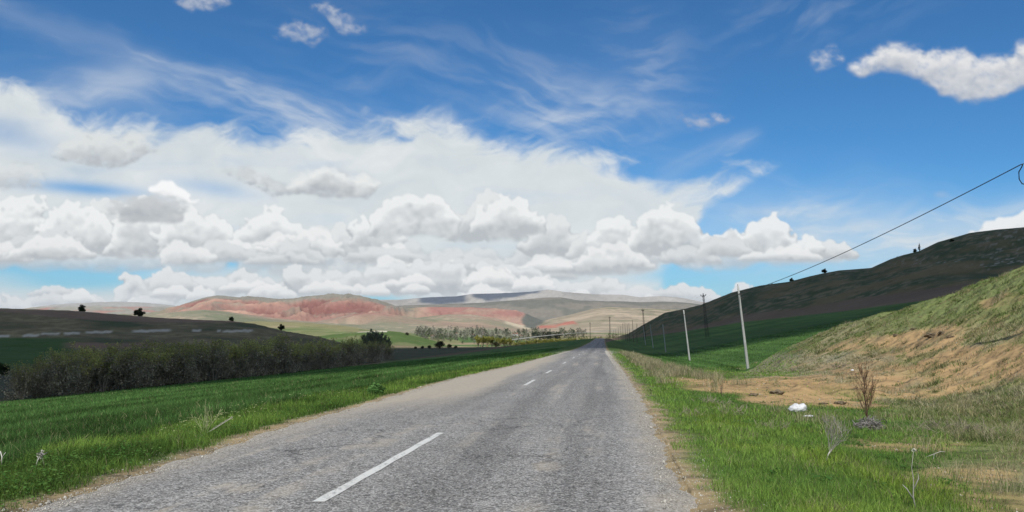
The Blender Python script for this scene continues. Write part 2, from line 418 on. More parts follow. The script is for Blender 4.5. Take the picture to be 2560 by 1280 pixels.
# single clouds
def one(outline_top, outline_bot, seed, rmin, rmax, n, **kw):
    xs = [p[0] for p in outline_top]
    cumulus(outline_top, outline_bot, min(xs), max(xs), seed, rmin, rmax, n, **kw)
GW = dict(white=(0.74, 0.765, 0.765), grey=(0.47, 0.50, 0.53))
one([(148, 385), (160, 350), (200, 328), (245, 322), (270, 338), (300, 335), (345, 318), (365, 340), (372, 372), (440, 378)], [(148, 398), (230, 418), (300, 420), (345, 400), (372, 380), (440, 382)], 61, 6, 26, 260, alpha=0.85, base_soft=8, tear=0.6, **GW)
one([(-60, 420), (0, 410), (60, 398), (95, 410), (105, 450)], [(-60, 470), (105, 472)], 63, 8, 28, 120, alpha=0.75, soft=3.5, tear=0.6, **GW)
one([(560, 428), (590, 418), (640, 418), (665, 440), (700, 456), (740, 470)], [(560, 432), (620, 460), (680, 492), (740, 486)], 67, 5, 18, 140, white=(0.62, 0.65, 0.67), grey=(0.43, 0.47, 0.51), alpha=0.85, base_soft=8, soft=2.4, tear=0.9)
one([(730, 455), (760, 425), (800, 412), (820, 406), (850, 425), (900, 432), (950, 458)], [(730, 482), (800, 492), (860, 496), (920, 494), (950, 464)], 71, 6, 28, 260, white=(0.85, 0.86, 0.85), grey=(0.46, 0.49, 0.52), alpha=0.92, base_soft=8, tear=0.45)
one([(280, 490), (330, 478), (400, 480), (450, 500), (470, 520)], [(280, 540), (400, 545), (470, 530)], 74, 6, 24, 120, white=(0.60, 0.62, 0.64), grey=(0.44, 0.48, 0.51), alpha=0.8, base_soft=10, tear=0.6)
one([(375, 470), (395, 455), (425, 451), (445, 468), (470, 490), (490, 500)], [(375, 480), (420, 496), (490, 512)], 73, 5, 20, 110, white=(0.98, 0.98, 0.98), grey=(0.66, 0.69, 0.71), alpha=0.95, base_soft=12, bright=0.12, soft=2.2, rag=1.5)
BW = dict(white=(0.80, 0.80, 0.80), grey=(0.45, 0.49, 0.56))
one([(2110, 168), (2140, 165), (2170, 145), (2200, 115), (2240, 102), (2275, 112), (2310, 128), (2360, 116), (2400, 120), (2440, 128), (2480, 145), (2530, 118), (2570, 100), (2700, 100), (2850, 140)],
    [(2110, 172), (2150, 192), (2200, 172), (2260, 180), (2320, 210), (2360, 238), (2420, 256), (2490, 246), (2560, 215), (2700, 200), (2850, 150)], 79, 8, 34, 700, alpha=0.97, base_soft=14, bright=0.12, tear=0.35, soft=2.2, rag=1.3, contrast=0.8, **BW)
one([(2022, 150), (2035, 130), (2060, 125), (2080, 105), (2090, 140), (2112, 146)], [(2022, 165), (2040, 182), (2070, 170), (2112, 154)], 83, 3, 15, 90, white=(0.56, 0.60, 0.69), grey=(0.34, 0.43, 0.58), alpha=0.72, soft=4.5, base_soft=9, rag=1.6, tear=0.6)
one([(1702, 285), (1715, 283), (1735, 293), (1765, 290), (1790, 285), (1812, 292), (1840, 292)], [(1702, 298), (1720, 316), (1750, 328), (1790, 314), (1840, 297)], 85, 3, 15, 130, white=(0.50, 0.54, 0.64), grey=(0.36, 0.43, 0.57), alpha=0.75, soft=3.6, base_soft=8, rag=1.6, tear=0.6)
one([(705, 70), (725, 55), (760, 52), (795, 60), (815, 85)], [(705, 95), (750, 102), (780, 118), (815, 92)], 87, 4, 18, 120, white=(0.50, 0.54, 0.63), grey=(0.34, 0.41, 0.55), alpha=0.72, soft=4.5, base_soft=9, rag=1.9, tear=0.6)
one([(790, 12), (810, 6), (835, 12), (860, 38), (885, 55), (908, 75)], [(790, 25), (815, 40), (845, 82), (880, 88), (908, 82)], 89, 4, 18, 150, white=(0.54, 0.57, 0.65), grey=(0.36, 0.43, 0.56), alpha=0.75, soft=4.5, base_soft=9, rag=1.9, tear=0.6)
one([(443, 4), (470, -30), (520, -40), (560, -15), (575, 5)], [(443, 12), (480, 28), (530, 26), (575, 8)], 91, 4, 20, 150, white=(0.56, 0.59, 0.66), grey=(0.38, 0.44, 0.56), alpha=0.8, soft=4, base_soft=9, rag=1.8, tear=0.6)
one([(2410, 600), (2440, 565), (2480, 545), (2530, 524), (2600, 515), (2700, 530), (2800, 580)], [(2410, 640), (2800, 660)], 95, 7, 34, 220, alpha=0.93, bright=0.1, span=130, base_soft=20, soft=2.2)
one([(1700, 668), (1730, 656), (1770, 655), (1800, 664), (1840, 670)], [(1700, 674), (1770, 684), (1840, 674)], 97, 4, 12, 70, white=(0.78, 0.80, 0.81), grey=(0.52, 0.57, 0.62), alpha=0.6, soft=3, base_soft=8, tear=0.6)
one([(2150, 680), (2190, 660), (2215, 665), (2260, 690)], [(2150, 720), (2260, 720)], 98, 6, 20, 60, white=(0.78, 0.80, 0.81), grey=(0.52, 0.57, 0.62), alpha=0.55, soft=4, base_soft=12, tear=0.6)
one([(2325, 484), (2355, 474), (2382, 484)], [(2325, 488), (2355, 497), (2382, 488)], 99, 3, 10, 26, white=(0.52, 0.58, 0.68), grey=(0.42, 0.5, 0.62), alpha=0.4, soft=4)
fade = sstep(-450, -300, CX) * sstep(3010, 2860, CX) * sstep(-320, -200, CY)
cloud_a *= fade
# the clouds of the sky, on a dome far outside the air of the scene
m, N = material('cloud_sky')
at_ = N.new('ShaderNodeAttribute', attribute_name='col')
tc = N.new('ShaderNodeTexCoord')
em = N.new('ShaderNodeEmission'); tr = N.new('ShaderNodeBsdfTransparent'); mx = N.new('ShaderNodeMixShader')
gr = N.noise(V(N, tc.outputs['Object']), 0.0011, 5, 0.6)
N.put(em.inputs['Color'], N.mix(1.0, V(N, at_.outputs['Color']), N.mix(gr, (0.95, 0.95, 0.95), (1.03, 1.03, 1.03)), blend='MULTIPLY'))
em.inputs['Strength'].default_value = 1.0
N.t.links.new(tr.outputs[0], mx.inputs[1]); N.t.links.new(em.outputs[0], mx.inputs[2]); N.put(mx.inputs[0], V(N, at_.outputs['Alpha']))
surf(N, mx.outputs[0]); m.cycles.emission_sampling = 'NONE'
u = (CX - 1280) / F; v = (640 - CY) / F
cp_, sp_ = math.cos(PITCH), math.sin(PITCH)
D = np.stack([u, cp_ - v * sp_, sp_ + v * cp_], -1); D /= np.linalg.norm(D, axis=-1, keepdims=True)
nr, nc = CX.shape
idx = np.arange(nr * nc).reshape(nr, nc)
q = np.stack([idx[:-1, :-1], idx[1:, :-1], idx[1:, 1:], idx[:-1, 1:]], -1).reshape(-1, 4)
am = cloud_a.reshape(-1); q = q[(am[q] > 0.002).any(1)]
o = link_mesh('sky', (D * 30000).reshape(-1, 3), q, m, True, colors=np.concatenate([cloud_rgb.reshape(-1, 3), am[:, None]], 1))
tag(o, kind='structure')
# ------------------------------------------------------------------ the lie of the land
def roadx(Y): return -2.82 + 0.1166 * Y
ZR = [(-400, 9.6), (-60, 0.08), (0, -1.6), (150, -5.8), (200, -7.0), (300, -9.2), (400, -11.0), (480, -12.3), (540, -14.2), (640, -19.5), (800, -25.0), (1000, -28.0), (1500, -33.0), (2500, -40.0), (4000, -48), (12000, -55)]
def zroad(Y): return pl(Y, ZR)
LE = [(-60, -3.0), (7, -2.6), (15, -3.15), (33, -3.5), (50, -2.9), (105, -2.4), (300, -2.5), (700, -2.5)]
RE = [(-60, 3.6), (7, 3.65), (22, 3.85), (40, 3.8), (105, 3.2), (300, 2.8), (700, 2.8)]
def PX(X, Y): return 1280 + F * X / np.maximum(Y, 0.3)
def base_height(X, Y):
    t = X - roadx(Y)
    zr = zroad(Y)
    tl = -t
    left = -(0.05 * sstep(3.0, 4.5, tl) + 0.087 * np.clip(tl - 3.6, 0, 62) + 0.0 * tl)
    dr = 0.15 * sstep(4.5, 8, t) + (1.25 * sstep(36, 75, Y) + 0.4 * sstep(120, 180, Y)) * sstep(4.2, 13, t)
    rise = 0.20 * np.clip(t - 18, 0, 110) + 0.0 * t
    rise = rise * sstep(40, 90, Y)
    right = -dr + rise
    side = np.where(t < 0, left, right)
    far = sstep(520, 950, Y)
    side = side * (1 - far)
    z = zr + side - 5.0 * far * sstep(0, -60, t) * (1 - sstep(900, 1500, Y))
    # small natural unevenness
    off = sstep(3.3, 6.0, np.abs(t))
    z = z + off * (0.05 * fbm(X / 1.6, Y / 1.6, 4, 3) + 0.16 * fbm(X / 9, Y / 9, 3, 4) * sstep(8, 25, Y))
    return z
def hill(z, X, Y, px, crest, Yc, Yf, x0, x1, power=1.0, back=0.22, rough=0.0, rs=200.0, seed=0, floor=None, fade=60, gul=None):
    """raise the land to a crest line seen at photo rows `crest`, at distance Yc, from a foot at Yf"""
    w = sstep(x0, x0 + fade, px) * (1 - sstep(x1 - fade, x1, px)) * (Y > 0)
    yc = pl(px, Yc) if not np.isscalar(Yc) else Yc + 0 * px
    yf = pl(px, Yf) if not np.isscalar(Yf) else Yf + 0 * px
    zc = (795.0 - pl(px, crest)) / F * yc
    s = np.clip((Y - yf) / (yc - yf), 0, 1)
    e = s * s * (3 - 2 * s) * 0.5 + 0.5 * s
    e = e ** power
    n = 0
    if rough:
        r = (gul(X, Y) if gul is not None else ridged(X / rs, Y / rs, 5, seed) - 0.55)
        n = rough * r * (4 * s * (1 - s)) ** 0.8
    front = z + (zc - z) * e + n
    h = np.where(Y < yc, front, np.maximum(zc - back * (Y - yc), z))
    return z + (h - z) * w
NB_C = [(1800, 940), (1880, 915), (1950, 872), (2100, 812), (2200, 785), (2350, 744), (2450, 706), (2560, 668), (2900, 560), (3500, 430), (6000, 300)]
NB_Y = [(1800, 76), (1880, 72), (1950, 66), (2100, 62), (2350, 52), (2560, 46), (2900, 38), (3500, 28), (6000, 20)]
NB_F = [(1800, 46), (1880, 41), (2100, 30), (2350, 21), (2560, 14), (2900, 10), (3500, 7), (6000, 5)]
RH_C = [(1505, 850), (1540, 842), (1570, 833), (1600, 815), (1660, 782), (1710, 772), (1750, 762), (1830, 731), (1900, 714), (1970, 705), (2030, 690), (2060, 683), (2100, 676), (2180, 670), (2230, 648), (2260, 638), (2300, 628), (2350, 605), (2430, 582), (2500, 573), (2560, 568), (2800, 545), (3300, 530), (6000, 500)]
RH_Y = [(1505, 860), (1570, 840), (1660, 740), (1750, 690), (1900, 620), (2060, 580), (2260, 540), (2430, 500), (2560, 470), (3300, 400), (6000, 300)]
RH_F = [(1505, 560), (1570, 500), (1660, 440), (1750, 380), (1900, 320), (2060, 290), (2260, 260), (2560, 230), (3300, 190), (6000, 150)]
LH_C = [(-3500, 640), (-1200, 700), (-600, 742), (-300, 758), (0, 770), (180, 776), (400, 794), (500, 799), (580, 802), (640, 809), (710, 826), (800, 841), (880, 862), (960, 882)]
LH_Y = [(-3500, 330), (-600, 420), (0, 450), (450, 430), (700, 400), (880, 360), (960, 340)]
LH_F = [(-3500, 110), (-600, 140), (0, 165), (450, 190), (700, 230), (960, 290)]
def gul_red(X, Y):
    w = fbm(X / 600, Y / 900, 3, 77) * 260
    return ridged((X + w) / 330, (Y + w) / 900, 5, 71, 0.55) - 0.6
def height(X, Y):
    X = np.asarray(X, float); Y = np.asarray(Y, float)
    z = base_height(X, Y)
    px = np.where(Y > 0.3, PX(X, Y), np.where(X > 0, 6000.0, -6000.0))
    t = X - roadx(Y)
    # far country first
    z = hill(z, X, Y, px, [(-4000, 745), (60, 772), (130, 762), (200, 757), (280, 754), (340, 755), (400, 760), (450, 766), (520, 775)], 6200, 4300, -4200, 620, 1.0, 0.2, 26, 420, 11, floor=-50)
    z = hill(z, X, Y, px, [(700, 765), (900, 752), (940, 750), (1000, 748), (1080, 743), (1140, 741), (1180, 735), (1250, 733), (1330, 729), (1370, 724), (1420, 731), (1500, 736), (1560, 737), (1600, 743), (1650, 740), (1690, 742), (1740, 752), (1800, 762), (2100, 775), (5000, 780)], 9000, 6800, 560, 9000, 0.9, 0.2, 60, 700, 21, floor=-50)
    z = hill(z, X, Y, px, [(700, 775), (960, 766), (1040, 762), (1110, 760), (1200, 757), (1280, 751), (1360, 744), (1400, 743), (1450, 751), (1540, 753), (1600, 755), (1660, 753), (1720, 757), (1800, 766), (2100, 778), (5000, 785)], 6600, 5200, 620, 9000, 0.8, 0.25, 22, 300, 31, floor=-50)
    z = hill(z, X, Y, px, [(900, 790), (1000, 772), (1040, 769), (1100, 767), (1160, 768), (1240, 771), (1290, 776), (1320, 786), (1345, 797), (1400, 800)], 4700, 3300, 860, 1400, 1.25, 0.3, 60, 300, 41, floor=-50, gul=gul_red)
    z = hill(z, X, Y, px, [(1330, 806), (1380, 796), (1420, 788), (1480, 772), (1520, 767), (1580, 770), (1660, 773), (1760, 776), (1900, 780), (5000, 790)], 4300, 2100, 1320, 9000, 0.9, 0.25, 16, 300, 51, floor=-50)
    z = hill(z, X, Y, px, [(300, 792), (380, 782), (430, 770), (470, 757), (500, 747), (520, 741), (545, 738), (575, 740), (600, 743), (660, 742), (700, 747), (740, 746), (780, 740), (820, 736), (870, 736), (900, 740), (940, 750), (980, 763), (1020, 775), (1080, 788), (1130, 797)], 4000, 2300, 230, 1170, 1.12, 0.3, 85, 300, 61, floor=-50, gul=gul_red)
    # foothills
    z = hill(z, X, Y, px, [(1000, 800), (1060, 792), (1120, 786), (1180, 786), (1240, 796), (1300, 812), (1350, 818)], 2900, 2100, 930, 1370, 1.0, 0.12, 9, 160, 81)
    z = hill(z, X, Y, px, [(780, 806), (850, 792), (890, 784), (920, 782), (960, 784), (1040, 794), (1120, 803), (1250, 814)], 2500, 1700, 700, 1290, 1.0, 0.12, 7, 160, 83)
    z = hill(z, X, Y, px, [(200, 790), (380, 786), (450, 779), (510, 774), (560, 778), (620, 786), (700, 796), (800, 806), (900, 812)], 2300, 1300, 60, 960, 1.0, 0.12, 7, 160, 85)
    z = hill(z, X, Y, px, [(560, 806), (650, 803), (760, 806), (860, 814), (960, 826), (1060, 834)], 1400, 850, 420, 1130, 1.0, 0.10, 3, 120, 87)
    z = hill(z, X, Y, px, [(740, 852), (800, 840), (870, 831), (950, 826), (1000, 829), (1040, 839), (1090, 852), (1130, 862)], 720, 560, 700, 1150, 1.0, 0.12, 0.6, 40, 89)
    # the two dark hills and the sunny bank
    z = hill(z, X, Y, px, LH_C, LH_Y, LH_F, -9000, 985, 1.0, 0.25, 1.6, 60, 91)
    # behind the right crest the land is open valley again
    z = hill(z, X, Y, px, [(1900, 735), (1930, 717), (1960, 708), (2060, 700), (2400, 660)], 1500, 1100, 1840, 9000, 1.0, 0.2, 5, 100, 95, floor=-45)
    z = hill(z, X, Y, px, RH_C, RH_Y, RH_F, 1490, 99999, 1.15, 0.25, 2.6, 70, 93, fade=20)
    z = hill(z, X, Y, px, NB_C, NB_Y, NB_F, 1780, 99999, 1.3, 0.3, 0, fade=90)
    # bare scarp in the bank, spoil along the dirt track
    nearw = (Y > 5) & (Y < 75)
    sc = np.exp(-((px - 2290) / 120) ** 2) * np.exp(-((Y - 43) / 3.2) ** 2) * nearw
    z = z - 0.55 * sc * (0.7 + 0.5 * fbm(X / 1.2, Y / 1.2, 3, 15))
    tr = np.exp(-((px - 2000) / 260) ** 2) * np.exp(-((Y - 27.5) / 2.2) ** 2) * nearw
    z = z + 0.28 * tr * (0.6 + 1.2 * fbm(X / 1.1, Y / 1.1, 4, 16))
    rb = sstep(5.5, 8, t) * sstep(14, 22, Y) * sstep(70, 55, Y) * nearw
    z = z + rb * (0.07 * (ridged(X / 0.9, Y / 1.3, 3, 193) - 0.5) + 0.05 * fbm(X / 0.35, Y / 0.5, 3, 194))
    bk = sstep(1900, 2300, px) * sstep(12, 30, Y) * nearw
    z = z + bk * (0.30 * fbm(X / 3.0, Y / 3.0, 4, 18) + 0.10 * fbm(X / 0.7, Y / 0.7, 3, 19))
    return z

# ------------------------------------------------------------------ what grows where: surface colour of the ground
def land(X, Y, z):
    """own colour of the ground and a mask of where grass grows; by fields, tracks and rock, plus painted shade on the far range and red slopes"""
    t = X - roadx(Y)
    px = PX(X, Y); py = 795 - F * z / np.maximum(Y, 0.3)
    n1 = fbm(X / 6, Y / 6, 5, 101); n2 = fbm(X / 40, Y / 40, 5, 102); n3 = fbm(X / 300, Y / 300, 6, 103); n4 = fbm(X / 1.1, Y / 1.1, 4, 104)
    c = np.zeros(X.shape + (3,))
    def put(rgb, w):
        w = np.clip(w, 0, 1)[..., None]
        c[:] = c * (1 - w) + np.asarray(rgb) * w
    crop = np.array((0.050, 0.104, 0.027)); grass = np.array((0.075, 0.125, 0.030)); soil = np.array((0.15, 0.105, 0.075))
    dirt = np.array((0.38, 0.265, 0.145)); straw = np.array((0.27, 0.24, 0.14)); scrub = np.array((0.132, 0.115, 0.064))
    c[:] = grass
    def dist(a, b, soft=0.06): return sstep(a * (1 - soft), a * (1 + soft), Y) * (1 - sstep(b * (1 - soft), b * (1 + soft), Y))
    # left field of young wheat, stream strip, fields beyond
    L = (t < 0)
    put(crop * 1.1, L * sstep(6.0, 7.5, -t + n1) )
    rows = fbm(t / 1.7, Y / 60, 3, 111)
    put(crop * np.array((2.0, 1.6, 1.6)), L * sstep(7, 9, -t) * np.clip(0.3 + rows * 2.2 + n2 * 1.2, 0, 0.95))
    put(np.array((0.085, 0.115, 0.035)), L * sstep(48, 60, -t + 8 * n2) * 0.7)
    put(soil * 0.8, L * dist(250, 640) * sstep(44, 52, -t + 4 * n2) * (1 - sstep(62, 66, -t)))
    put(np.array((0.07, 0.075, 0.045)), L * sstep(62, 68, -t) * (Y < 640))
    # left hill: scrub, a ploughed top, a green lap and chalk
    LHm = sstep(985, 940, px) * sstep(150, 200, Y) * (Y < 700)
    put(scrub * (1.0 + 0.5 * n2[..., None]) if False else scrub, LHm)
    put(scrub * 1.5, LHm * sstep(-0.1, 0.5, n1 + n2))
    put(np.array((0.05, 0.075, 0.035)), LHm * sstep(0.0, 0.4, -n2 + 0.3 * n1) * 0.8)
    topl = pl(px, [(-400, 775), (0, 778), (150, 794), (250, 800), (400, 806), (600, 806)])
    put(soil * 1.25, LHm * (1 - sstep(topl - 1.5, topl + 1.5, py + 3 * n2)) * (Y < 470))
    put(crop * 0.9, LHm * sstep(842, 848, py + 4 * n2) * sstep(240, 150, px))
    put(soil * 1.25, LHm * sstep(855, 857, py + 2 * n2) * sstep(872, 868, py) * sstep(150, 200, px) * sstep(430, 380, px))
    chalk = 0
    for x0, x1, y0 in ((0, 30, 840), (62, 105, 838), (108, 155, 834), (165, 205, 833), (218, 285, 830), (335, 430, 827), (484, 506, 826), (545, 556, 826), (560, 635, 827)):
        mid = (x0 + x1) / 2; hw = (x1 - x0) / 2
        chalk = np.maximum(chalk, sstep(1.15, 0.8, np.abs(px - mid) / hw) * sstep(4.4, 2.0, np.abs(py - y0 - 1.3 * pnoise(px / 14, px * 0, 7) - (px - mid) * -0.03) + 2.5 * np.abs(n1)))
    put((0.40, 0.385, 0.33), LHm * chalk * (Y < 440))
    # right side: wheat, brown ploughed strip, scrub hill
    R = (t > 0)
    put(crop, R * sstep(8, 11, t + 2 * n1) * sstep(44, 60, Y))
    put(crop * np.array((1.8, 1.5, 1.5)), R * sstep(8, 11, t + n1) * sstep(44, 60, Y) * np.clip(0.3 + rows + n2, 0, 0.8))
    gl = pl(px, [(1500, 860), (1530, 851), (1570, 846), (1650, 836), (1750, 822), (1850, 806), (2000, 790), (2150, 773), (2300, 753), (2560, 715), (3500, 640)])
    bl = pl(px, [(1500, 850), (1530, 845), (1570, 843), (1650, 832), (1750, 813), (1850, 788), (2000, 770), (2150, 745), (2300, 725), (2560, 690), (3500, 600)])
    RHm = R * sstep(110, 150, Y) * sstep(1485, 1500, px) * (Y < 1000)
    put(np.array((0.150, 0.112, 0.078)), RHm * sstep(gl + 1.2, gl - 1.2, py + 2 * n2))
    up = RHm * sstep(bl + 1.2, bl - 1.2, py + 3 * n2)
    put(scrub * np.array((1.15, 1.1, 1.05)), up)
    put(np.array((0.05, 0.072, 0.035)), up * sstep(-0.15, 0.35, n2 + 0.25 * pnoise(px / 120, py / 26, 9) + 0.2))
    put(np.array((0.185, 0.155, 0.10)), up * sstep(0.0, 0.45, n1 + n2 * 0.6) * 0.8)
    put(np.array((0.05, 0.055, 0.03)), up * sstep(0.25, 0.4, fbm(X / 4, Y / 7, 3, 125)) * 0.35)
    rk = fbm(X / 3.2, Y / 5.0, 4, 121)
    rock = up * sstep(0.16, 0.30, rk) * (np.exp(-((py - pl(px, [(1900, 715), (2060, 686), (2200, 660), (2330, 650), (2480, 660), (2560, 655)])) / 9) ** 2) * sstep(2040, 2080, px) * (0.35 + 0.65 * sstep(2230, 2300, px)) + 0.7 * sstep(2420, 2500, px) * (py < 680))
    put((0.27, 0.26, 0.225), rock * (Y < 600) * 0.8)
    put((0.34, 0.30, 0.17), R * (Y > 1000) * (Y < 1700) * (px > 1800))
    # near right: verge, dirt track, bank with bare patches and dry grass
    NR = R * (Y < 90)
    bank = NR * sstep(pl(Y, [(0, 3.0), (20, 9.5), (36, 11), (60, 16.5), (90, 20)]), pl(Y, [(0, 6), (20, 12.5), (36, 13.5), (60, 18.5), (90, 23)]), t + 1.5 * n1) * sstep(2, 6, Y)
    crest_in = pl(px, NB_Y)
    bank = bank * sstep(crest_in * 1.35, crest_in * 1.1, Y)
    put(np.array((0.185, 0.19, 0.080)), bank)
    put(straw, bank * sstep(-0.3, 0.3, n1 + 0.5 * n4) * 0.85)
    put(dirt * 0.85, bank * sstep(0.12, 0.35, fbm(X / 3.5, Y / 6, 5, 135) + 0.15 * n4) * 0.8)
    put(np.array((0.10, 0.13, 0.045)), bank * sstep(0.1, 0.45, n2 + 0.7 * n1 + 0.10 * sstep(35, 45, Y)) * 0.7)
    put(np.array((0.17, 0.15, 0.11)), bank * sstep(0.2, 0.5, fbm(X / 2.2, Y / 4, 4, 131)) * 0.7)
    put(np.array((0.16, 0.20, 0.070)), bank * sstep(840, 785, py + 12 * n1) * 0.75)
    put(np.array((0.30, 0.27, 0.18)), NR * sstep(0.1, 0.3, bank + sstep(1800, 1880, px) * (Y > 34)) * sstep(1800, 1900, px) * sstep(2260, 2150, px) * sstep(872, 890, py + 8 * n1) * sstep(948, 938, py) * 0.8 * (Y > 30) * (Y < 70))
    def patch(x, y, rx, ry, k=1.0, ang=0.0, rag=0.9):
        a, b = math.cos(ang), math.sin(ang)
        u = ((px - x) * a + (py - y) * b) / rx; w_ = (-(px - x) * b + (py - y) * a) / ry
        return k * sstep(1.25, 0.75, np.sqrt(u * u + w_ * w_) + rag * (n1 * 0.6 + n4 * 0.35))
    trk = patch(1940, 964, 340, 19, 1, 0.03) + patch(2230, 972, 190, 22) + patch(1720, 950, 90, 8) + patch(1960, 998, 110, 15) + patch(2120, 1006, 100, 14) + patch(2100, 950, 240, 14)
    scar = patch(2270, 850, 130, 24, 1, -0.12) + patch(2400, 884, 190, 26, 0.8, 0.05, 1.6) + patch(2500, 752, 60, 14, 0.8, -0.2) + patch(2180, 872, 70, 10) + patch(2480, 920, 160, 22, 0.6, 0, 1.8) + patch(2370, 840, 40, 26) + patch(2380, 915, 300, 56, 0.58, 0.0, 2.2) + patch(2440, 820, 120, 24, 0.4, -0.2, 2.2) + patch(2120, 915, 130, 12, 0.5, 0, 2.0)
    low = patch(2260, 1105, 120, 16, 0.6, 0, 1.5) + patch(2420, 1180, 170, 24, 0.55, 0, 1.8) + patch(2480, 1250, 120, 30, 0.5, 0, 1.8)
    holes = 1 - 0.75 * sstep(0.02, 0.30, fbm(X / 2.4, Y / 3.2, 5, 191, 0.6)) * sstep(1.3, 0.6, patch(1940, 964, 340, 17, 1, 0.03) + patch(2270, 850, 110, 18, 1, -0.12))
    bare = np.clip(trk + scar + low, 0, 1) * holes * NR * sstep(4.6, 6.5, t)
    put(dirt * np.array((1.0, 0.97, 0.92)), bare * 0.95)
    put(dirt * np.array((0.82, 0.72, 0.62)), bare * sstep(0.1, 0.5, n4 + n1) * 0.6)
    # gravelly road edges
    ed = np.where(t < 0, -t - (-pl(Y, LE)), t - pl(Y, RE))
    edge = sstep(0.65, 0.05, ed + 0.45 * n1 + 0.35 * n4) * (Y < 500)
    put(dirt * np.array((0.78, 0.84, 0.92)), edge * 0.9)
    put(np.array((0.15, 0.14, 0.085)), edge * sstep(0.2, 0.7, ed) * 0.5)
    # valley floor and the far country
    V_ = sstep(610, 720, Y) * (1 - R * (px > 1490) * (Y < 1000))
    strips = pnoise(X / 260 + 0.3 * n3, Y / 120, 141); st2 = pnoise(X / 120, Y / 420, 142)
    put(np.array((0.17, 0.19, 0.085)), V_)
    put(np.array((0.09, 0.15, 0.05)), V_ * sstep(0.05, 0.1, strips))
    put(np.array((0.30, 0.24, 0.155)), V_ * sstep(0.1, 0.15, -strips + 0.3 * st2))
    put(np.array((0.23, 0.22, 0.11)), V_ * sstep(0.15, 0.2, st2) * 0.8)
    mound = dist(560, 800, 0.03) * (px < 1120) * (px > 640)
    put(np.array((0.085, 0.13, 0.040)), mound)
    put(np.array((0.15, 0.16, 0.075)), mound * sstep(0.0, 0.3, n2))
    put(np.array((0.55, 0.52, 0.42)), mound * sstep(3.2, 1.6, np.abs(py - 828 - (px - 900) ** 2 * 0.0000 - 4 * sstep(880, 840, px)) + 2 * np.abs(n1)) * (((px > 840) & (px < 878)) | ((px > 893) & (px < 968))) * (Y < 740))
    put(np.array((0.24, 0.19, 0.12)), dist(430, 600, 0.03) * (px < 1190) * (t < -70) * sstep(870, 866, py))
    FH = sstep(1250, 1500, Y)
    put(np.array((0.25, 0.235, 0.165)), FH * (px < 1350))
    put(np.array((0.16, 0.175, 0.11)), FH * sstep(0.0, 0.25, n3 + 0.4 * n2) * (px < 1350) * 0.9)
    put(np.array((0.36, 0.29, 0.215)), FH * sstep(0.1, 0.3, -n3 + 0.5 * n2) * 0.9)
    put(np.array((0.24, 0.225, 0.115)), dist(850, 1450, 0.02) * (px < 900) * sstep(0.3, -0.1, n3))
    RHt = FH * (px >= 1330) * (Y > 1900)
    put(np.array((0.30, 0.255, 0.185)), RHt)
    put(np.array((0.20, 0.20, 0.125)), RHt * sstep(0.02, 0.25, fbm(X / 500, Y / 200, 5, 151)))
    put(np.array((0.42, 0.34, 0.25)), RHt * sstep(0.12, 0.25, ridged(X / 500, Y / 180, 4, 152) - 0.55))
    put(np.array((0.33, 0.225, 0.175)), dist(2100, 4700, 0.05) * sstep(440, 560, px) * sstep(1340, 1280, px) * sstep(-0.15, 0.2, fbm(X / 350, Y / 300, 5, 195)) * 0.65)
    mr = lambda a, b, s=40: sstep(a - s, a + s, px) * (1 - sstep(b - s, b + s, px))
    gr_ = gul_red(X, Y)  # mask for painted relief shading: gullies darker, ridges lighter
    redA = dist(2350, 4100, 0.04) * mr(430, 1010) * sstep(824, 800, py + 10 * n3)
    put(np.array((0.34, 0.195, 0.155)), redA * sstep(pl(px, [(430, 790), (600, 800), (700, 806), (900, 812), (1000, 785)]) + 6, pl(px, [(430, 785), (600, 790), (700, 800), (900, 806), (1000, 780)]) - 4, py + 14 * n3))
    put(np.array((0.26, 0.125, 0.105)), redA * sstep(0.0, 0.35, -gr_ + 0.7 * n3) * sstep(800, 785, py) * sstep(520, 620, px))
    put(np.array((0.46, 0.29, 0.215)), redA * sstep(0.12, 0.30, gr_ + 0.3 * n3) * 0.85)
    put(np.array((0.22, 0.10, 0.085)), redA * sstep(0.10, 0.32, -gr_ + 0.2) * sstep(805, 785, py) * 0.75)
    put(np.array((0.26, 0.24, 0.185)), redA * sstep(0.1, 0.35, fbm(X / 220, Y / 400, 5, 161) + 0.2 * sstep(770, 745, py)) * 0.8)
    cap = pl(px, [(430, 760), (480, 757), (520, 746), (600, 750), (700, 755), (780, 748), (880, 743), (940, 757), (1010, 778)])
    put(np.array((0.24, 0.225, 0.185)), dist(3000, 4300, 0.02) * mr(430, 1040, 10) * sstep(cap + 2, cap - 2, py + 4 * n3))
    redB = dist(3300, 4900, 0.03) * mr(1040, 1330, 20)
    put(np.array((0.38, 0.25, 0.19)), redB)
    put(np.array((0.33, 0.17, 0.14)), redB * sstep(-0.1, 0.3, n3 + 0.2) * sstep(795, 788, py) * mr(1070, 1310, 14))
    put(np.array((0.45, 0.32, 0.23)), redB * sstep(0.1, 0.4, gr_) * 0.7)
    put(np.array((0.36, 0.26, 0.19)), dist(2300, 3300, 0.03) * mr(1100, 1330, 20) * sstep(0.0, 0.3, n3))
    put(np.array((0.50, 0.43, 0.31)), FH * (Y < 3200) * sstep(9, 4, np.abs(py - pl(px, [(1255, 800), (1300, 812), (1325, 818)]))) * mr(1262, 1325, 8))
    gorge = (Y > 2600) * sstep(9, -3, np.abs(px - pl(py, [(775, 1370), (800, 1335), (818, 1325)])) - pl(py, [(770, 10), (778, 48), (795, 34), (815, 12)]) + 8 * n3)
    put(np.array((0.13, 0.135, 0.115)), gorge * (Y < 5600))
    put(np.array((0.40, 0.16, 0.12)), (Y > 1900) * (Y < 3600) * sstep(5.0, 2.0, np.abs(py - pl(px, [(1340, 819), (1390, 815), (1430, 806), (1450, 812)])) + 4 * n3) * mr(1345, 1440, 8))
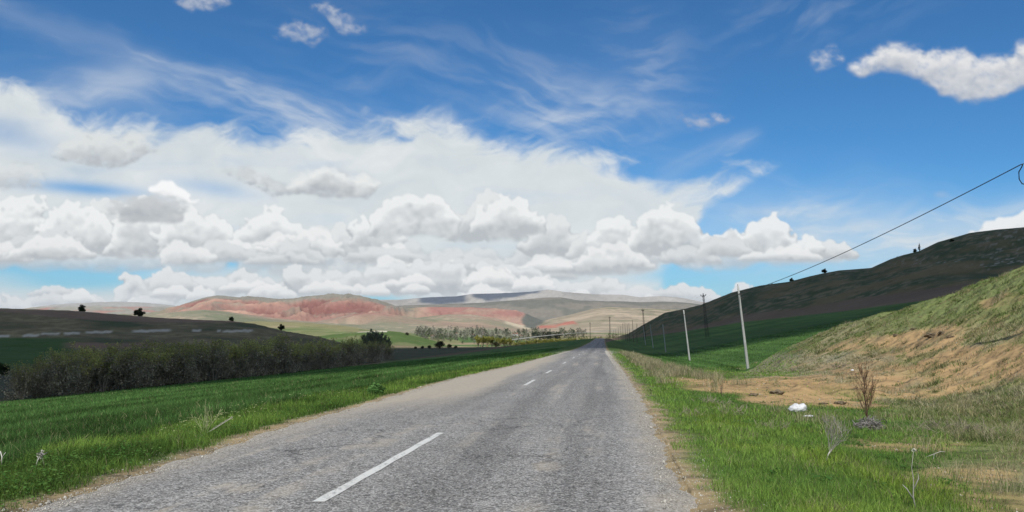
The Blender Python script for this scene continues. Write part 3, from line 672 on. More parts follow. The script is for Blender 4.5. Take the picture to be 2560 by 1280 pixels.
    redL = dist(4300, 6000, 0.03) * mr(-400, 440, 30)
    put(np.array((0.28, 0.27, 0.225)), redL)
    put(np.array((0.35, 0.21, 0.175)), redL * sstep(0.06, 0.16, fbm(X / 420, Y / 300, 4, 171)) * sstep(764, 770, py))
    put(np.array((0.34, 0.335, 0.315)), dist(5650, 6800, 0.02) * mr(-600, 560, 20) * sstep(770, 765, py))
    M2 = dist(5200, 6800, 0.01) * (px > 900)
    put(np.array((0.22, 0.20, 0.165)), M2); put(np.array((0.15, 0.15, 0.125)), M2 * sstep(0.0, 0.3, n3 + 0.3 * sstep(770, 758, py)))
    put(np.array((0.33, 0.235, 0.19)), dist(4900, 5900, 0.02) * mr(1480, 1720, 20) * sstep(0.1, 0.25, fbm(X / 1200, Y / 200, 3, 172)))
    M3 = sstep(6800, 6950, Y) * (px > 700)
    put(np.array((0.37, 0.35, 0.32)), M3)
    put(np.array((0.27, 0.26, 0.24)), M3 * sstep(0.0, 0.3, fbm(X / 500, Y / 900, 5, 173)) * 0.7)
    # cloud shadow on the far range, painted into the ground colour
    cloud_shade = (mr(1050, 1170, 14) * sstep(742, 748, py) * sstep(762, 756, py) * 0 + mr(1048, 1165, 10) * sstep(pl(px, [(1050, 757), (1100, 762), (1165, 758)]) + 2, pl(px, [(1050, 754), (1100, 759), (1165, 752)]), py)
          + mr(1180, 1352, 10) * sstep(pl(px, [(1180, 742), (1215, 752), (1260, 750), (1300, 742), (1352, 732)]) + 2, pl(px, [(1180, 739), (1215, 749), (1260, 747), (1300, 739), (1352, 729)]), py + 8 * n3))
    put(np.array((0.075, 0.095, 0.125)), M3 * np.clip(cloud_shade, 0, 1) * 0.92)
    c *= (1 + 0.22 * np.clip(n4, -1, 1) * sstep(120, 20, Y) + 0.18 * n1 * sstep(900, 100, Y) + 0.22 * n2 + 0.15 * n3)[..., None]
    growth = dict(bare=bare, edge=edge, bank=bank, t=t, px=px, py=py, n1=n1, n2=n2)
    return np.clip(c, 0.004, 0.9), growth

az_f = np.radians(np.linspace(-44, 44, 1160))
az_o = np.radians(np.concatenate([np.linspace(-180, -46, 46), ]))
AZS = np.concatenate([az_o, az_f, -az_o[::-1][:-1]])
RS = np.concatenate([[0.25, 0.8, 1.6, 2.4], 3.2 * (90 / 3.2) ** np.linspace(0, 1, 560)[:-1], 90 * (11200 / 90) ** np.linspace(0, 1, 400)])
A2, R2 = np.meshgrid(AZS, RS)
GX = R2 * np.sin(A2); GY = R2 * np.cos(A2)
GZ = height(GX, GY)
tt = GX - roadx(GY)
onroad = (tt > pl(GY, LE) - 0.05) & (tt < pl(GY, RE) + 0.05) & (GY < 690) & (GY > -200)
GZ = np.where(onroad, zroad(GY) - 0.02 - 0.0003 * R2, GZ)
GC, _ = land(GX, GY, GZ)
nr, nc = GX.shape
idx = np.arange(nr * nc).reshape(nr, nc)
i2 = np.concatenate([idx, idx[:, :1]], 1)
q = np.stack([i2[:-1, :-1], i2[:-1, 1:], i2[1:, 1:], i2[1:, :-1]], -1).reshape(-1, 4)

gm, N = material('ground')
a_ = N.new('ShaderNodeAttribute', attribute_name='col')
tc = N.new('ShaderNodeTexCoord'); P = V(N, tc.outputs['Object'])
cd = N.new('ShaderNodeNewGeometry')
f1 = N.noise(P, 14.0, 6, 0.65); f2 = N.noise(P, 0.9, 6, 0.62); f3 = N.noise(P, 0.03, 7, 0.6); f4 = N.noise(P, 0.16, 6, 0.6)
fac = 0.45 + 0.35 * f1 + 0.25 * f2 + 0.25 * f3 + 0.25 * f4
vm = N.new('ShaderNodeVectorMath', operation='SCALE')
N.put(vm.inputs[0], V(N, a_.outputs['Color'])); N.put(vm.inputs['Scale'], fac)
pb = N.new('ShaderNodeBsdfPrincipled'); N.t.links.new(vm.outputs[0], pb.inputs['Base Color'])
pb.inputs['Roughness'].default_value = 0.95; pb.inputs['Specular IOR Level'].default_value = 0.1
bp = N.new('ShaderNodeBump'); bp.inputs['Strength'].default_value = 0.6; bp.inputs['Distance'].default_value = 0.05
N.put(bp.inputs['Height'], f1 + f2 * 2.0)
bp2 = N.new('ShaderNodeBump'); bp2.inputs['Strength'].default_value = 0.7; bp2.inputs['Distance'].default_value = 6.0
N.put(bp2.inputs['Height'], f3 * 2.0 + f4 * 0.25); N.t.links.new(bp.outputs[0], bp2.inputs['Normal'])
N.t.links.new(bp2.outputs[0], pb.inputs['Normal']); surf(N, pb.outputs[0])
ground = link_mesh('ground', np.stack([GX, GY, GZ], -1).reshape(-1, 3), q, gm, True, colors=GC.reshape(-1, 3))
tag(ground, kind='structure')

# ------------------------------------------------------------------ the road
ys = np.concatenate([np.arange(-40, 2, 1.0), 2 * (690 / 2.0) ** np.linspace(0, 1, 900)])
us = np.concatenate([np.linspace(0, 0.12, 9), np.linspace(0.16, 0.84, 10), np.linspace(0.88, 1, 9)])
YY, UU = np.meshgrid(ys, us, indexing='ij')
wig = fbm(YY / 1.1, YY * 0, 4, 181) * 0.32 + fbm(YY / 0.25, YY * 0, 3, 183) * 0.10; wig2 = fbm(YY / 1.1, YY * 0 + 9, 4, 182) * 0.30 + fbm(YY / 0.25, YY * 0 + 5, 3, 184) * 0.10
le = pl(YY, LE) + wig; re = pl(YY, RE) + wig2
T = le + (re - le) * UU
ZZ = zroad(YY) + 0.02 - 0.0012 * T * T * 0.8
ZZ = np.where((UU < 0.001) | (UU > 0.999), ZZ - 0.035, ZZ)
rm, N = material('asphalt')
uvn = N.new('ShaderNodeAttribute', attribute_name='tcoord')
sp = N.new('ShaderNodeSeparateColor'); N.t.links.new(uvn.outputs['Color'], sp.inputs[0])
Tn = V(N, sp.outputs[0]); Yn = V(N, sp.outputs[1]); En = V(N, sp.outputs[2])
tc = N.new('ShaderNodeTexCoord'); P = V(N, tc.outputs['Object'])
chip = N.voro(P, 62.0, out='Color'); sc_ = N.new('ShaderNodeSeparateColor'); N.t.links.new(chip.o, sc_.inputs[0])
ch = V(N, sc_.outputs[0])
chip2 = N.voro(P, 27.0, out='Color'); sc2 = N.new('ShaderNodeSeparateColor'); N.t.links.new(chip2.o, sc2.inputs[0])
ch2 = V(N, sc2.outputs[0])
nz = N.noise(P, 1.1, 6, 0.62); nz2 = N.noise(P, 9.0, 5, 0.65)
lng = N.noise(N.vec(Tn * 1.6, Yn * 0.06, 0), 1.0, 5, 0.55)
blot = N.noise(N.vec(Tn * 0.45, Yn * 0.12, 4.0), 1.0, 5, 0.6)
def wheel(c, w):
    d = (Tn - c + (lng - 0.5) * 0.8) / w
    return N.m('EXPONENT', -(d * d))
track = (wheel(0.95, 0.42) + wheel(2.45, 0.45) + (wheel(-0.9, 0.4) + wheel(-2.2, 0.4)) * 0.45)
g = 0.225 + (nz - 0.5) * 0.10 + (lng - 0.5) * 0.22 + (blot - 0.5) * 0.09 - track * 0.042 * N.smooth(nz2 + nz, 0.6, 1.2, 0.6, 1.3)
crk = N.voro(N.vec(Tn * 1.0 + nz * 0.9, Yn * 0.42 + nz2 * 0.25, 0.0), 0.75, feature='DISTANCE_TO_EDGE')
crack = N.smooth(crk, 0.012, 0.002) * N.smooth(blot, 0.48, 0.60)
tarp = N.smooth(N.noise(N.vec(Tn * 0.5, Yn * 0.22, 9.0), 1.0, 3, 0.5), 0.60, 0.63)
g = g * (1.0 - tarp * 0.10) * (1.0 - crack * 0.6)
g = g * (0.26 + 1.55 * ch * ch * ch + 0.70 * ch2)
basec = N.mix(N.smooth(ch2, 0.2, 0.9), (1.04, 1.0, 0.95), (1.02, 1.0, 0.97))
vm = N.new('ShaderNodeVectorMath', operation='SCALE'); N.put(vm.inputs[0], basec); N.put(vm.inputs['Scale'], g.max(0.02))
grit = N.smooth(ch, 0.90, 0.97) * N.smooth(nz2, 0.35, 0.6)
c1 = N.mix(grit * 0.9, V(N, vm.outputs[0]), (0.46, 0.45, 0.42))
# dust blown over the edges, the lay-by and in worn stripes
edgeL = N.smooth(Tn + (nz - 0.5) * 1.6 + (lng - 0.5) * 0.8, -1.9, -3.1)
lay = N.smooth(Yn, 15.0, 27.0) * N.smooth(Yn, 110.0, 46.0) * N.smooth(Tn + (nz - 0.5) * 1.2 + (blot - 0.5) * 1.6, -0.55, -1.9)
edgeR = N.smooth(Tn + (nz - 0.5) * 1.0, 3.05, 3.75)
spot = N.smooth(blot + nz * 0.3, 0.80, 0.95) * N.smooth(Tn, 0.2, -0.8) * 0.6
worn = N.smooth(lng + (nz - 0.5) * 0.5, 0.54, 0.66) * N.smooth(blot, 0.40, 0.60) * 0.55
dust = ((edgeL * 0.6 + lay * 1.0 + edgeR * 0.62 + spot + worn).min(0.93)) * N.smooth(nz2 + ch * 0.35, 0.30, 0.62, 0.45, 1.0)
c2 = N.mix(dust, c1, N.mix(nz2, (0.33, 0.285, 0.225), (0.43, 0.385, 0.315)))
pb = N.new('ShaderNodeBsdfPrincipled'); N.put(pb.inputs['Base Color'], c2)
pb.inputs['Roughness'].default_value = 0.88; pb.inputs['Specular IOR Level'].default_value = 0.25
bp = N.new('ShaderNodeBump'); bp.inputs['Strength'].default_value = 0.55; bp.inputs['Distance'].default_value = 0.012
N.put(bp.inputs['Height'], ch2 * 0.8 + ch * 0.5 + nz2); N.t.links.new(bp.outputs[0], pb.inputs['Normal']); surf(N, pb.outputs[0])
nr, nc = YY.shape
idx = np.arange(nr * nc).reshape(nr, nc)
q = np.stack([idx[:-1, :-1], idx[:-1, 1:], idx[1:, 1:], idx[1:, :-1]], -1).reshape(-1, 4)
road = link_mesh('road', np.stack([roadx(YY) + T, YY, ZZ], -1).reshape(-1, 3), q, rm, True, colors=np.stack([T, YY, UU], -1).reshape(-1, 3), cname='tcoord')
tag(road, kind='structure')
# painted centre dashes, worn
pm, N = material('worn_white_paint')
tc = N.new('ShaderNodeTexCoord'); P = V(N, tc.outputs['Object'])
w1 = N.noise(P, 30.0, 5, 0.7); w2 = N.noise(P, 4.0, 3, 0.6)
pb = N.new('ShaderNodeBsdfPrincipled'); pb.inputs['Roughness'].default_value = 0.8
wf = N.smooth(w1 + (w2 - 0.5) * 0.8, 0.30, 0.46)
N.put(pb.inputs['Base Color'], N.mix(wf, (0.22, 0.22, 0.21), (0.56, 0.56, 0.535))); surf(N, pb.outputs[0])
for y0, y1 in ((7.9, 13.7), (28.0, 31.9), (38.3, 42.0), (54.0, 58.0), (70.0, 74.5), (87, 91), (104, 108), (121, 125), (139, 143), (158, 162), (178, 182), (200, 204), (225, 229), (250, 254), (-12, -7)):
    n = 26; v = []
    for i in range(n + 1):
        y = y0 + (y1 - y0) * i / n
        for s_ in (-1, 0, 1):
            tx = s_ * 0.062 + (0.006 * math.sin(i * 5.3 + s_ * 2 + y0) if s_ else 0)
            v.append((roadx(y) + tx, y, float(zroad(y)) + 0.02 - 0.00096 * tx * tx + 0.006))
    v = np.array(v); f = []
    for i in range(n):
        for k in range(2): a0 = i * 3 + k; f.append((a0, a0 + 1, a0 + 4, a0 + 3))
    tag(link_mesh('road_marking', v, np.array(f), pm), kind='structure')
# ------------------------------------------------------------------ unseen low cloud overhead, shaped to shade the fields and both hills
CH = 1400.0
off = Vector((SUN_DIR.x, SUN_DIR.y)) * (CH / SUN_DIR.z)
shadow = [(-900, 70), (-300, 60), (-85, 68), (-58, 82), (-24, 82), (-11, 76), (-2, 84), (5, 110), (12, 142), (20, 155), (34, 150), (50, 138), (75, 122), (110, 105), (200, 90), (420, 90), (700, 160), (900, 420), (900, 900), (560, 1010), (300, 1000), (120, 900),
          (90, 640), (60, 500), (-20, 440), (-60, 410), (-110, 380), (-150, 385), (-260, 430), (-420, 460), (-900, 480)]
pts = []
for i, (x, y) in enumerate(shadow):
    x2, y2 = shadow[(i + 1) % len(shadow)]
    n = max(1, int(math.hypot(x2 - x, y2 - y) / 12))
    for k in range(n): pts.append((x + (x2 - x) * k / n, y + (y2 - y) * k / n))
pts = np.array(pts)
pts[:, 0] += fbm(pts[:, 0] / 50, pts[:, 1] / 50, 3, 401) * 9; pts[:, 1] += fbm(pts[:, 0] / 50, pts[:, 1] / 50, 3, 402) * 7
bm = bmesh.new()
ring = [bm.verts.new((p[0] + off.x, p[1] + off.y, CH)) for p in pts]
f = bm.faces.new(ring)
if f.normal.z > 0: f.normal_flip()
bmesh.ops.triangulate(bm, faces=[f])
for _ in range(3):
    bmesh.ops.subdivide_edges(bm, edges=[e for e in bm.edges if e.calc_length() > 45], cuts=1, use_grid_fill=True)
    bmesh.ops.triangulate(bm, faces=bm.faces[:])
ext = bmesh.ops.extrude_face_region(bm, geom=bm.faces[:])
top = [v for v in ext['geom'] if isinstance(v, bmesh.types.BMVert)]
P_ = np.array([v.co[:] for v in top])
h = 15 + 45 * np.clip(ridged(P_[:, 0] / 160, P_[:, 1] / 160, 4, 403), 0, 1)
bd = {v for v in top if any(len(e.link_faces) and abs((e.verts[0].co - e.verts[1].co).length) < 0.001 for e in v.link_edges)}
for v, hh in zip(top, h): v.co.z += hh
me = bpy.data.meshes.new('cloud'); bm.to_mesh(me); bm.free()
cm, N = material('cloud_vapour')
d = N.new('ShaderNodeBsdfDiffuse'); d.inputs[0].default_value = (0.9, 0.9, 0.9, 1)
tl = N.new('ShaderNodeBsdfTranslucent'); tl.inputs[0].default_value = (0.32, 0.33, 0.35, 1)
mx = N.new('ShaderNodeAddShader'); N.t.links.new(d.outputs[0], mx.inputs[0]); N.t.links.new(tl.outputs[0], mx.inputs[1])
mx2 = N.new('ShaderNodeMixShader'); mx2.inputs[0].default_value = 0.22
N.t.links.new(d.outputs[0], mx2.inputs[1]); N.t.links.new(tl.outputs[0], mx2.inputs[2]); surf(N, mx2.outputs[0])
me.materials.append(cm)
o = bpy.data.objects.new('cloud', me); col.objects.link(o); tag(o, kind='structure')
# ------------------------------------------------------------------ low vegetation: blades as real geometry
rng = np.random.RandomState(7)
def blade_material(name, trans=0.35, rough=0.6, haze=0.0):
    m, N = material(name)
    a_ = N.new('ShaderNodeAttribute', attribute_name='col')
    d = N.new('ShaderNodeBsdfDiffuse'); t_ = N.new('ShaderNodeBsdfTranslucent'); mx = N.new('ShaderNodeMixShader'); mx.inputs[0].default_value = trans
    N.t.links.new(a_.outputs['Color'], d.inputs[0]); N.t.links.new(a_.outputs['Color'], t_.inputs[0])
    N.t.links.new(d.outputs[0], mx.inputs[1]); N.t.links.new(t_.outputs[0], mx.inputs[2]); surf(N, mx.outputs[0])
    return m
def blades(name, X, Y, Z, h, w, lean, colr, mat, seg=2, kind='stuff', label=None):
    """n blades: tapered bent strips"""
    n = len(X)
    a = rng.uniform(0, 2 * np.pi, n); b = rng.uniform(0, 2 * np.pi, n)
    lx, ly = np.cos(b) * lean * h, np.sin(b) * lean * h
    wx, wy = np.cos(a) * w * 0.5, np.sin(a) * w * 0.5
    rows = []
    for k in range(seg + 1):
        f = k / seg
        cx = X + lx * f ** 2; cy = Y + ly * f ** 2; cz = Z + h * f * (1 - 0.25 * lean * f) - 0.01
        ww = (1 - f) ** 0.7 if k < seg else 0
        if k < seg:
            rows.append(np.stack([cx - wx * ww, cy - wy * ww, cz], -1)); rows.append(np.stack([cx + wx * ww, cy + wy * ww, cz], -1))
        else: rows.append(np.stack([cx, cy, cz], -1))
    P_ = np.stack(rows, 1); m = P_.shape[1]
    base = (np.arange(n) * m)[:, None]
    qs = [base + np.array([[2 * k, 2 * k + 1, 2 * k + 3, 2 * k + 2]]) for k in range(seg - 1)]
    tr = base + np.array([[2 * seg - 2, 2 * seg - 1, 2 * seg]])
    fs = ([np.concatenate(qs)] if qs else []) + [tr]
    cc = np.repeat(colr[:, None, :], m, 1)
    o = link_mesh(name, P_.reshape(-1, 3), fs, mat, False, colors=cc.reshape(-1, 3))
    if kind: tag(o, kind=kind)
    return o
def scatter(n, r0, r1, a0=-36, a1=36, power=0.0):
    u = rng.rand(n)
    r = r0 * (r1 / r0) ** u if not power else (r0 ** power + u * (r1 ** power - r0 ** power)) ** (1 / power)
    a = np.radians(rng.uniform(a0, a1, n))
    return r * np.sin(a), r * np.cos(a), r
def zmesh(X, Y):
    """height of the ground sheet itself"""
    Z = height(X, Y)
    return Z
bl = blade_material('grass_blades')

# grass of the verges and the bank
X, Y, r = scatter(620000, 5.2, 95)
t = X - roadx(Y)
el, er = -pl(Y, LE), pl(Y, RE)
k = (t > er + 0.1) | (t < -el - 0.15)
X, Y, r, t = X[k], Y[k], r[k], t[k]
Z = zmesh(X, Y); C_, G = land(X, Y, Z)
e = np.where(t < 0, -t + pl(Y, LE), t - pl(Y, RE))
n1, n2, bare, bank = G['n1'], G['n2'], G['bare'], G['bank']
clump = fbm(X / 0.7, Y / 0.7, 4, 501); clump2 = fbm(X / 2.5, Y / 2.5, 3, 502)
leftcrop = (t < 0) & (e > 3.2 + clump2)
p = np.where(t < 0, 1.0, 1.0)
p = p * (1 - 0.86 * np.clip(bare * 1.2, 0, 1)) * (1 - 0.62 * bank * sstep(0.25, -0.25, clump + 0.5 * n1))
p = p * sstep(0.0, 0.40, e + 0.7 * clump + 0.4 * n1) * (1 - 0.75 * (t > 0) * sstep(0.30, 0.5, fbm(X / 1.4, Y / 1.4, 4, 508)))
p = np.where((t > 0) & (Y < 90) & (Y > pl(G['px'], NB_Y) * 1.25) & (G['px'] > 1900), 0, p)
k = rng.rand(len(X)) < p
X, Y, Z, r, t, e, n1, n2, bank, clump, clump2, leftcrop, C_ = (v[k] for v in (X, Y, Z, r, t, e, n1, n2, bank, clump, clump2, leftcrop, C_))
bare = bare[k]
h = np.where(leftcrop, 0.20, np.where(t < 0, 0.17, 0.115)) * rng.uniform(0.6, 1.35, len(X)) * (1 + 0.8 * clump + 0.5 * clump2)
h *= np.where(t > 0, 0.85 + 0.55 * np.clip(fbm(X / 1.3, Y / 1.3, 3, 506), -0.8, 0.9), 1.0)
h *= np.where(bank > 0.3, 0.50, 1.0) * (0.45 + 0.55 * sstep(0.1, 1.0, e)) * (1 - 0.5 * bare)
h = np.clip(h, 0.02, 0.5)
w = np.maximum(0.0058, 0.00062 * r) * rng.uniform(0.7, 1.4, len(X))
gA = np.array((0.225, 0.345, 0.070)); gB = np.array((0.095, 0.190, 0.042)); gC = np.array((0.085, 0.168, 0.048)); gD = np.array((0.28, 0.25, 0.14))
mixv = np.clip(0.5 + 1.2 * clump2 + rng.normal(0, 0.22, len(X)), 0, 1)[:, None]
colr = gB * (1 - mixv) + gA * mixv
yel = (sstep(0.05, 0.5, fbm(X / 1.8, Y / 1.8, 3, 505)) * (t > 0))[:, None]
colr = colr * (1 - yel) + colr * np.array((1.25, 1.08, 0.9)) * yel
lc = leftcrop[:, None]
c3_ = np.clip(1 + 1.1 * fbm(t / 1.7, Y / 60, 3, 111) + 0.5 * n1, 0.4, 1.8)[:, None]
colr = np.where(lc, gC * (0.80 + 0.4 * mixv) * c3_, colr)
bk = np.clip(bank * 1.1, 0, 1)[:, None]
dryp = (rng.rand(len(X)) < (0.06 + 0.30 * sstep(0.15, 0.5, fbm(X / 0.9, Y / 0.9, 3, 507)) * (t > 0) + 0.28 * (t > 6.0) * sstep(-0.1, 0.4, clump2 + n1) + 0.70 * bank * sstep(-0.35, 0.25, n1 + 0.4 * clump)))[:, None]
colr = colr * (1 - 0.35 * bk) + np.array((0.13, 0.15, 0.06)) * 0.35 * bk
colr = np.where(dryp, gD * rng.uniform(0.6, 1.25, (len(X), 1)), colr)
edgeL = ((t < 0) & (e < 3.2))[:, None]
colr = np.where(edgeL, colr * (0.72 + 0.5 * np.clip(clump2, -0.5, 0.6))[:, None], colr)
colr = colr * rng.uniform(0.45, 1.5, (len(X), 1)) * (1 + 0.3 * np.clip(clump, -0.6, 0.6))[:, None]
blades('grass', X, Y, Z, h, w, rng.uniform(0.1, 0.9, len(X)), colr, bl)

# short dry and green tufts all over the sunlit bank
cx, cy, _ = scatter(16000, 16, 74, 9, 38)
px_ = PX(cx, cy); Zc = height(cx, cy); _, G = land(cx, cy, Zc)
k = (G['bank'] > 0.3) & (G['bare'] < 0.45 + 0.6 * (rng.rand(len(cx)) < 0.22)) & (cy < pl(px_, NB_Y) * 1.12) & (rng.rand(len(cx)) < 0.35 + 0.9 * sstep(-0.2, 0.4, fbm(cx / 3, cy / 3, 3, 531)))
cx, cy = cx[k], cy[k]; nb = 22
sg = np.repeat(rng.uniform(0.05, 0.22, len(cx)), nb)
X = np.repeat(cx, nb) + rng.normal(0, 1, len(sg)) * sg; Y = np.repeat(cy, nb) + rng.normal(0, 1, len(sg)) * sg
Z = height(X, Y); r = np.hypot(X, Y)
pyc = 795 - F * height(cx, cy) / cy
kind_ = rng.rand(len(cx)) + 0.35 * fbm(cx / 8, cy / 8, 3, 532) - 0.22 * sstep(840, 780, pyc) + 0.35 * sstep(880, 895, pyc) * (PX(cx, cy) < 2230)
base_c = np.where(kind_[:, None] < 0.44, np.array((0.15, 0.20, 0.065)), np.where(kind_[:, None] < 0.50, np.array((0.08, 0.10, 0.045)), np.where(kind_[:, None] < 0.84, np.array((0.29, 0.265, 0.14)), np.array((0.40, 0.36, 0.24)))))
colr = np.repeat(base_c * rng.uniform(0.7, 1.3, (len(cx), 1)), nb, 0) * rng.uniform(0.75, 1.25, (len(X), 1))
hh = np.repeat(rng.uniform(0.05, 0.20, len(cx)) * (1 + 1.0 * (rng.rand(len(cx)) < 0.08)), nb) * rng.uniform(0.6, 1.2, len(X))
blades('bank_tufts', X, Y, Z, hh, np.maximum(0.005, 0.0006 * r), rng.uniform(0.3, 1.2, len(X)), colr, bl)

# dry tall grass along the right verge and in tufts on the bank
cx, cy, _ = scatter(1500, 7, 110, -2, 36)
t = cx - roadx(cy)
keep = ((t > 5.0) & (t < 8.0) & (cy > 34) & (cy < 110) & (rng.rand(len(cx)) < 0.95)) | ((t > 7) & (t < 30) & (rng.rand(len(cx)) < 0.10))
keep |= ((t > 4.8) & (t < 7.5) & (cy > 24) & (cy < 34) & (rng.rand(len(cx)) < 0.25))
cx, cy = cx[keep], cy[keep]
ex = []
for i in range(150):
    y_ = 34 * (110 / 34.0) ** rng.rand(); ex.append((roadx(y_) + rng.uniform(4.9, 7.6), y_))
ex = np.array(ex); cx = np.concatenate([cx, ex[:, 0]]); cy = np.concatenate([cy, ex[:, 1]])
nb = 60
X = np.repeat(cx, nb) + rng.normal(0, 0.16, len(cx) * nb); Y = np.repeat(cy, nb) + rng.normal(0, 0.16, len(cx) * nb)
Z = zmesh(X, Y); tt_ = np.repeat(cx - roadx(cy), nb)
hh = np.repeat(rng.uniform(0.25, 0.62, len(cx)) * np.where(cx - roadx(cy) > 8.2, 0.5, 1.0), nb) * rng.uniform(0.5, 1.2, len(X))
rr = np.hypot(X, Y)
colr = np.array((0.42, 0.37, 0.235)) * rng.uniform(0.6, 1.25, (len(X), 1)) * np.array((1, 1, 1))
colr = np.where(rng.rand(len(X), 1) < 0.22, np.array((0.12, 0.15, 0.05)), colr)
o = blades('dry_grass', X, Y, Z, hh, np.maximum(0.004, 0.00045 * rr), rng.uniform(0.2, 0.9, len(X)), colr, bl)

# young wheat of both fields, thinning out of sight with distance
X, Y, r = scatter(200000, 26, 190, -38, 30)
t = X - roadx(Y)
k = ((t < -6.5) & (t > -63)) | ((t > 9) & (Y > 55) & ~((PX(X, Y) > 1850) & (Y < pl(PX(X, Y), NB_Y) * 1.3)))
X, Y, r, t = X[k], Y[k], r[k], t[k]
Z = zmesh(X, Y); c2 = fbm(X / 5, Y / 5, 4, 511); c3 = fbm(t / 1.7, Y / 60, 3, 111)
h = 0.22 * rng.uniform(0.6, 1.3, len(X)) * (1 + 0.5 * c2)
colr = np.array((0.088, 0.172, 0.050)) * np.clip(1 + 0.7 * c2 + 1.1 * c3, 0.35, 1.9)[:, None] * rng.uniform(0.75, 1.3, (len(X), 1))
blades('wheat', X, Y, Z, np.clip(h, 0.05, 0.5), np.maximum(0.008, 0.00075 * r), rng.uniform(0.1, 0.6, len(X)), np.clip(colr, 0.01, 1), bl)

# broad-leaved weeds along the left edge and dotted over the right verge
def leaves(name, X, Y, Z, size, colr, mat, up=0.5):
    n = len(X)
    a = rng.uniform(0, 2 * np.pi, n); tilt = rng.uniform(0.1, 1.1, n)
    d = np.stack([np.cos(a) * np.cos(tilt), np.sin(a) * np.cos(tilt), np.sin(tilt) * up], -1)
    s = np.stack([-np.sin(a), np.cos(a), rng.uniform(-0.4, 0.4, n)], -1)
    P0 = np.stack([X, Y, Z], -1); s_ = size[:, None]
    V_ = np.stack([P0, P0 + d * s_ * 0.5 + s * s_ * 0.27, P0 + d * s_ * 1.0 - np.array([0, 0, 0.15]) * s_, P0 + d * s_ * 0.5 - s * s_ * 0.27], 1)
    f = (np.arange(n) * 4)[:, None] + np.array([[0, 1, 2, 3]])
    return link_mesh(name, V_.reshape(-1, 3), f, mat, False, colors=np.repeat(colr[:, None], 4, 1).reshape(-1, 3))
cx, cy, _ = scatter(2600, 6, 42, -38, 30)
t = cx - roadx(cy); e = np.where(t < 0, -t + pl(cy, LE), t - pl(cy, RE))
k = ((t < 0) & (e > 0.25) & (e < 2.6) & (rng.rand(len(cx)) < 0.9)) | ((t > 0) & (e > 0.9) & (rng.rand(len(cx)) < 0.16) & (t < 16))
cx, cy, t = cx[k], cy[k], t[k]
nb = 34
hh = np.repeat(np.where(t < 0, rng.uniform(0.06, 0.30, len(cx)), rng.uniform(0.02, 0.09, len(cx))), nb)
sp_ = np.where(t < 0, 0.13, 0.07).repeat(nb)
X = np.repeat(cx, nb) + rng.normal(0, 1, len(cx) * nb) * sp_; Y = np.repeat(cy, nb) + rng.normal(0, 1, len(cx) * nb) * sp_
Z = zmesh(X, Y) + hh * rng.rand(len(X))
tn = np.repeat(rng.rand(len(cx)), nb)[:, None]
colr = (np.array((0.05, 0.13, 0.03)) * (1 - tn) + np.array((0.11, 0.19, 0.05)) * tn) * rng.uniform(0.7, 1.3, (len(X), 1))
o = leaves('ground_cover', X, Y, Z, np.maximum(rng.uniform(0.03, 0.075, len(X)), 0.0016 * np.hypot(X, Y)), colr, bl); tag(o, kind='stuff')

# small yellow and white flowers in the left verge
cx, cy, _ = scatter(3000, 11, 24, -24, -8)
t = cx - roadx(cy); k = (t < -3.8) & (t > -6.2) & (fbm(cx / 1.5, cy / 1.5, 2, 521) > 0.05)
cx, cy = cx[k][:110], cy[k][:110]
nb = 7
X = np.repeat(cx, nb) + rng.normal(0, 0.012, len(cx) * nb); Y = np.repeat(cy, nb) + rng.normal(0, 0.012, len(cx) * nb)
Z = np.repeat(zmesh(cx, cy) + rng.uniform(0.22, 0.38, len(cx)), nb)
fm, N = material('pale_petals'); pb = N.new('ShaderNodeBsdfPrincipled'); pb.inputs['Base Color'].default_value = (0.72, 0.72, 0.38, 1); pb.inputs['Roughness'].default_value = 0.7; surf(N, pb.outputs[0])
o = leaves('flowers', X, Y, Z, rng.uniform(0.012, 0.022, len(X)), np.ones((len(X), 3)), fm); tag(o, kind='stuff')

# loose stones along both road edges and over the bare earth
def stones(name, X, Y, Z, s, colr):
    n = len(X)
    d = np.array([(1, 0, 0), (0, 1, 0), (-1, 0, 0), (0, -1, 0), (0, 0, 0.75), (0, 0, -0.6)])
    P_ = d[None] * rng.uniform(0.6, 1.3, (n, 6, 1)) * s[:, None, None]
    a = rng.uniform(0, 6.28, n); ca, sa_ = np.cos(a)[:, None], np.sin(a)[:, None]
    P_ = np.stack([P_[..., 0] * ca - P_[..., 1] * sa_, P_[..., 0] * sa_ + P_[..., 1] * ca, P_[..., 2]], -1) + np.stack([X, Y, Z], -1)[:, None]
    f = np.array([(0, 1, 4), (1, 2, 4), (2, 3, 4), (3, 0, 4), (1, 0, 5), (2, 1, 5), (3, 2, 5), (0, 3, 5)])
    F_ = ((np.arange(n) * 6)[:, None, None] + f[None]).reshape(-1, 3)
    return link_mesh(name, P_.reshape(-1, 3), F_, stm, False, colors=np.repeat(colr[:, None], 6, 1).reshape(-1, 3))
stm, N = material('stone'); a_ = N.new('ShaderNodeAttribute', attribute_name='col'); pb = N.new('ShaderNodeBsdfPrincipled'); N.t.links.new(a_.outputs['Color'], pb.inputs['Base Color']); pb.inputs['Roughness'].default_value = 0.9; surf(N, pb.outputs[0])
Y = 5.2 * (120 / 5.2) ** rng.rand(26000); sd = rng.rand(len(Y)) < 0.5
e = rng.exponential(0.36, len(Y)) - 0.30
t = np.where(sd, pl(Y, LE) - e, pl(Y, RE) + e); X = roadx(Y) + t
inb = np.abs(X / Y) < 0.72
X, Y, t, e = X[inb], Y[inb], t[inb], e[inb]
Z = np.where(e < 0.0, zroad(Y) + 0.018, height(X, Y)) 
s = rng.uniform(0.003, 0.010, len(X)) * (1 + 2.0 * (rng.rand(len(X)) > 0.985)); s = np.maximum(s, 0.0003 * Y)
colr = np.array((0.36, 0.34, 0.30)) * rng.uniform(0.5, 1.6, (len(X), 1))
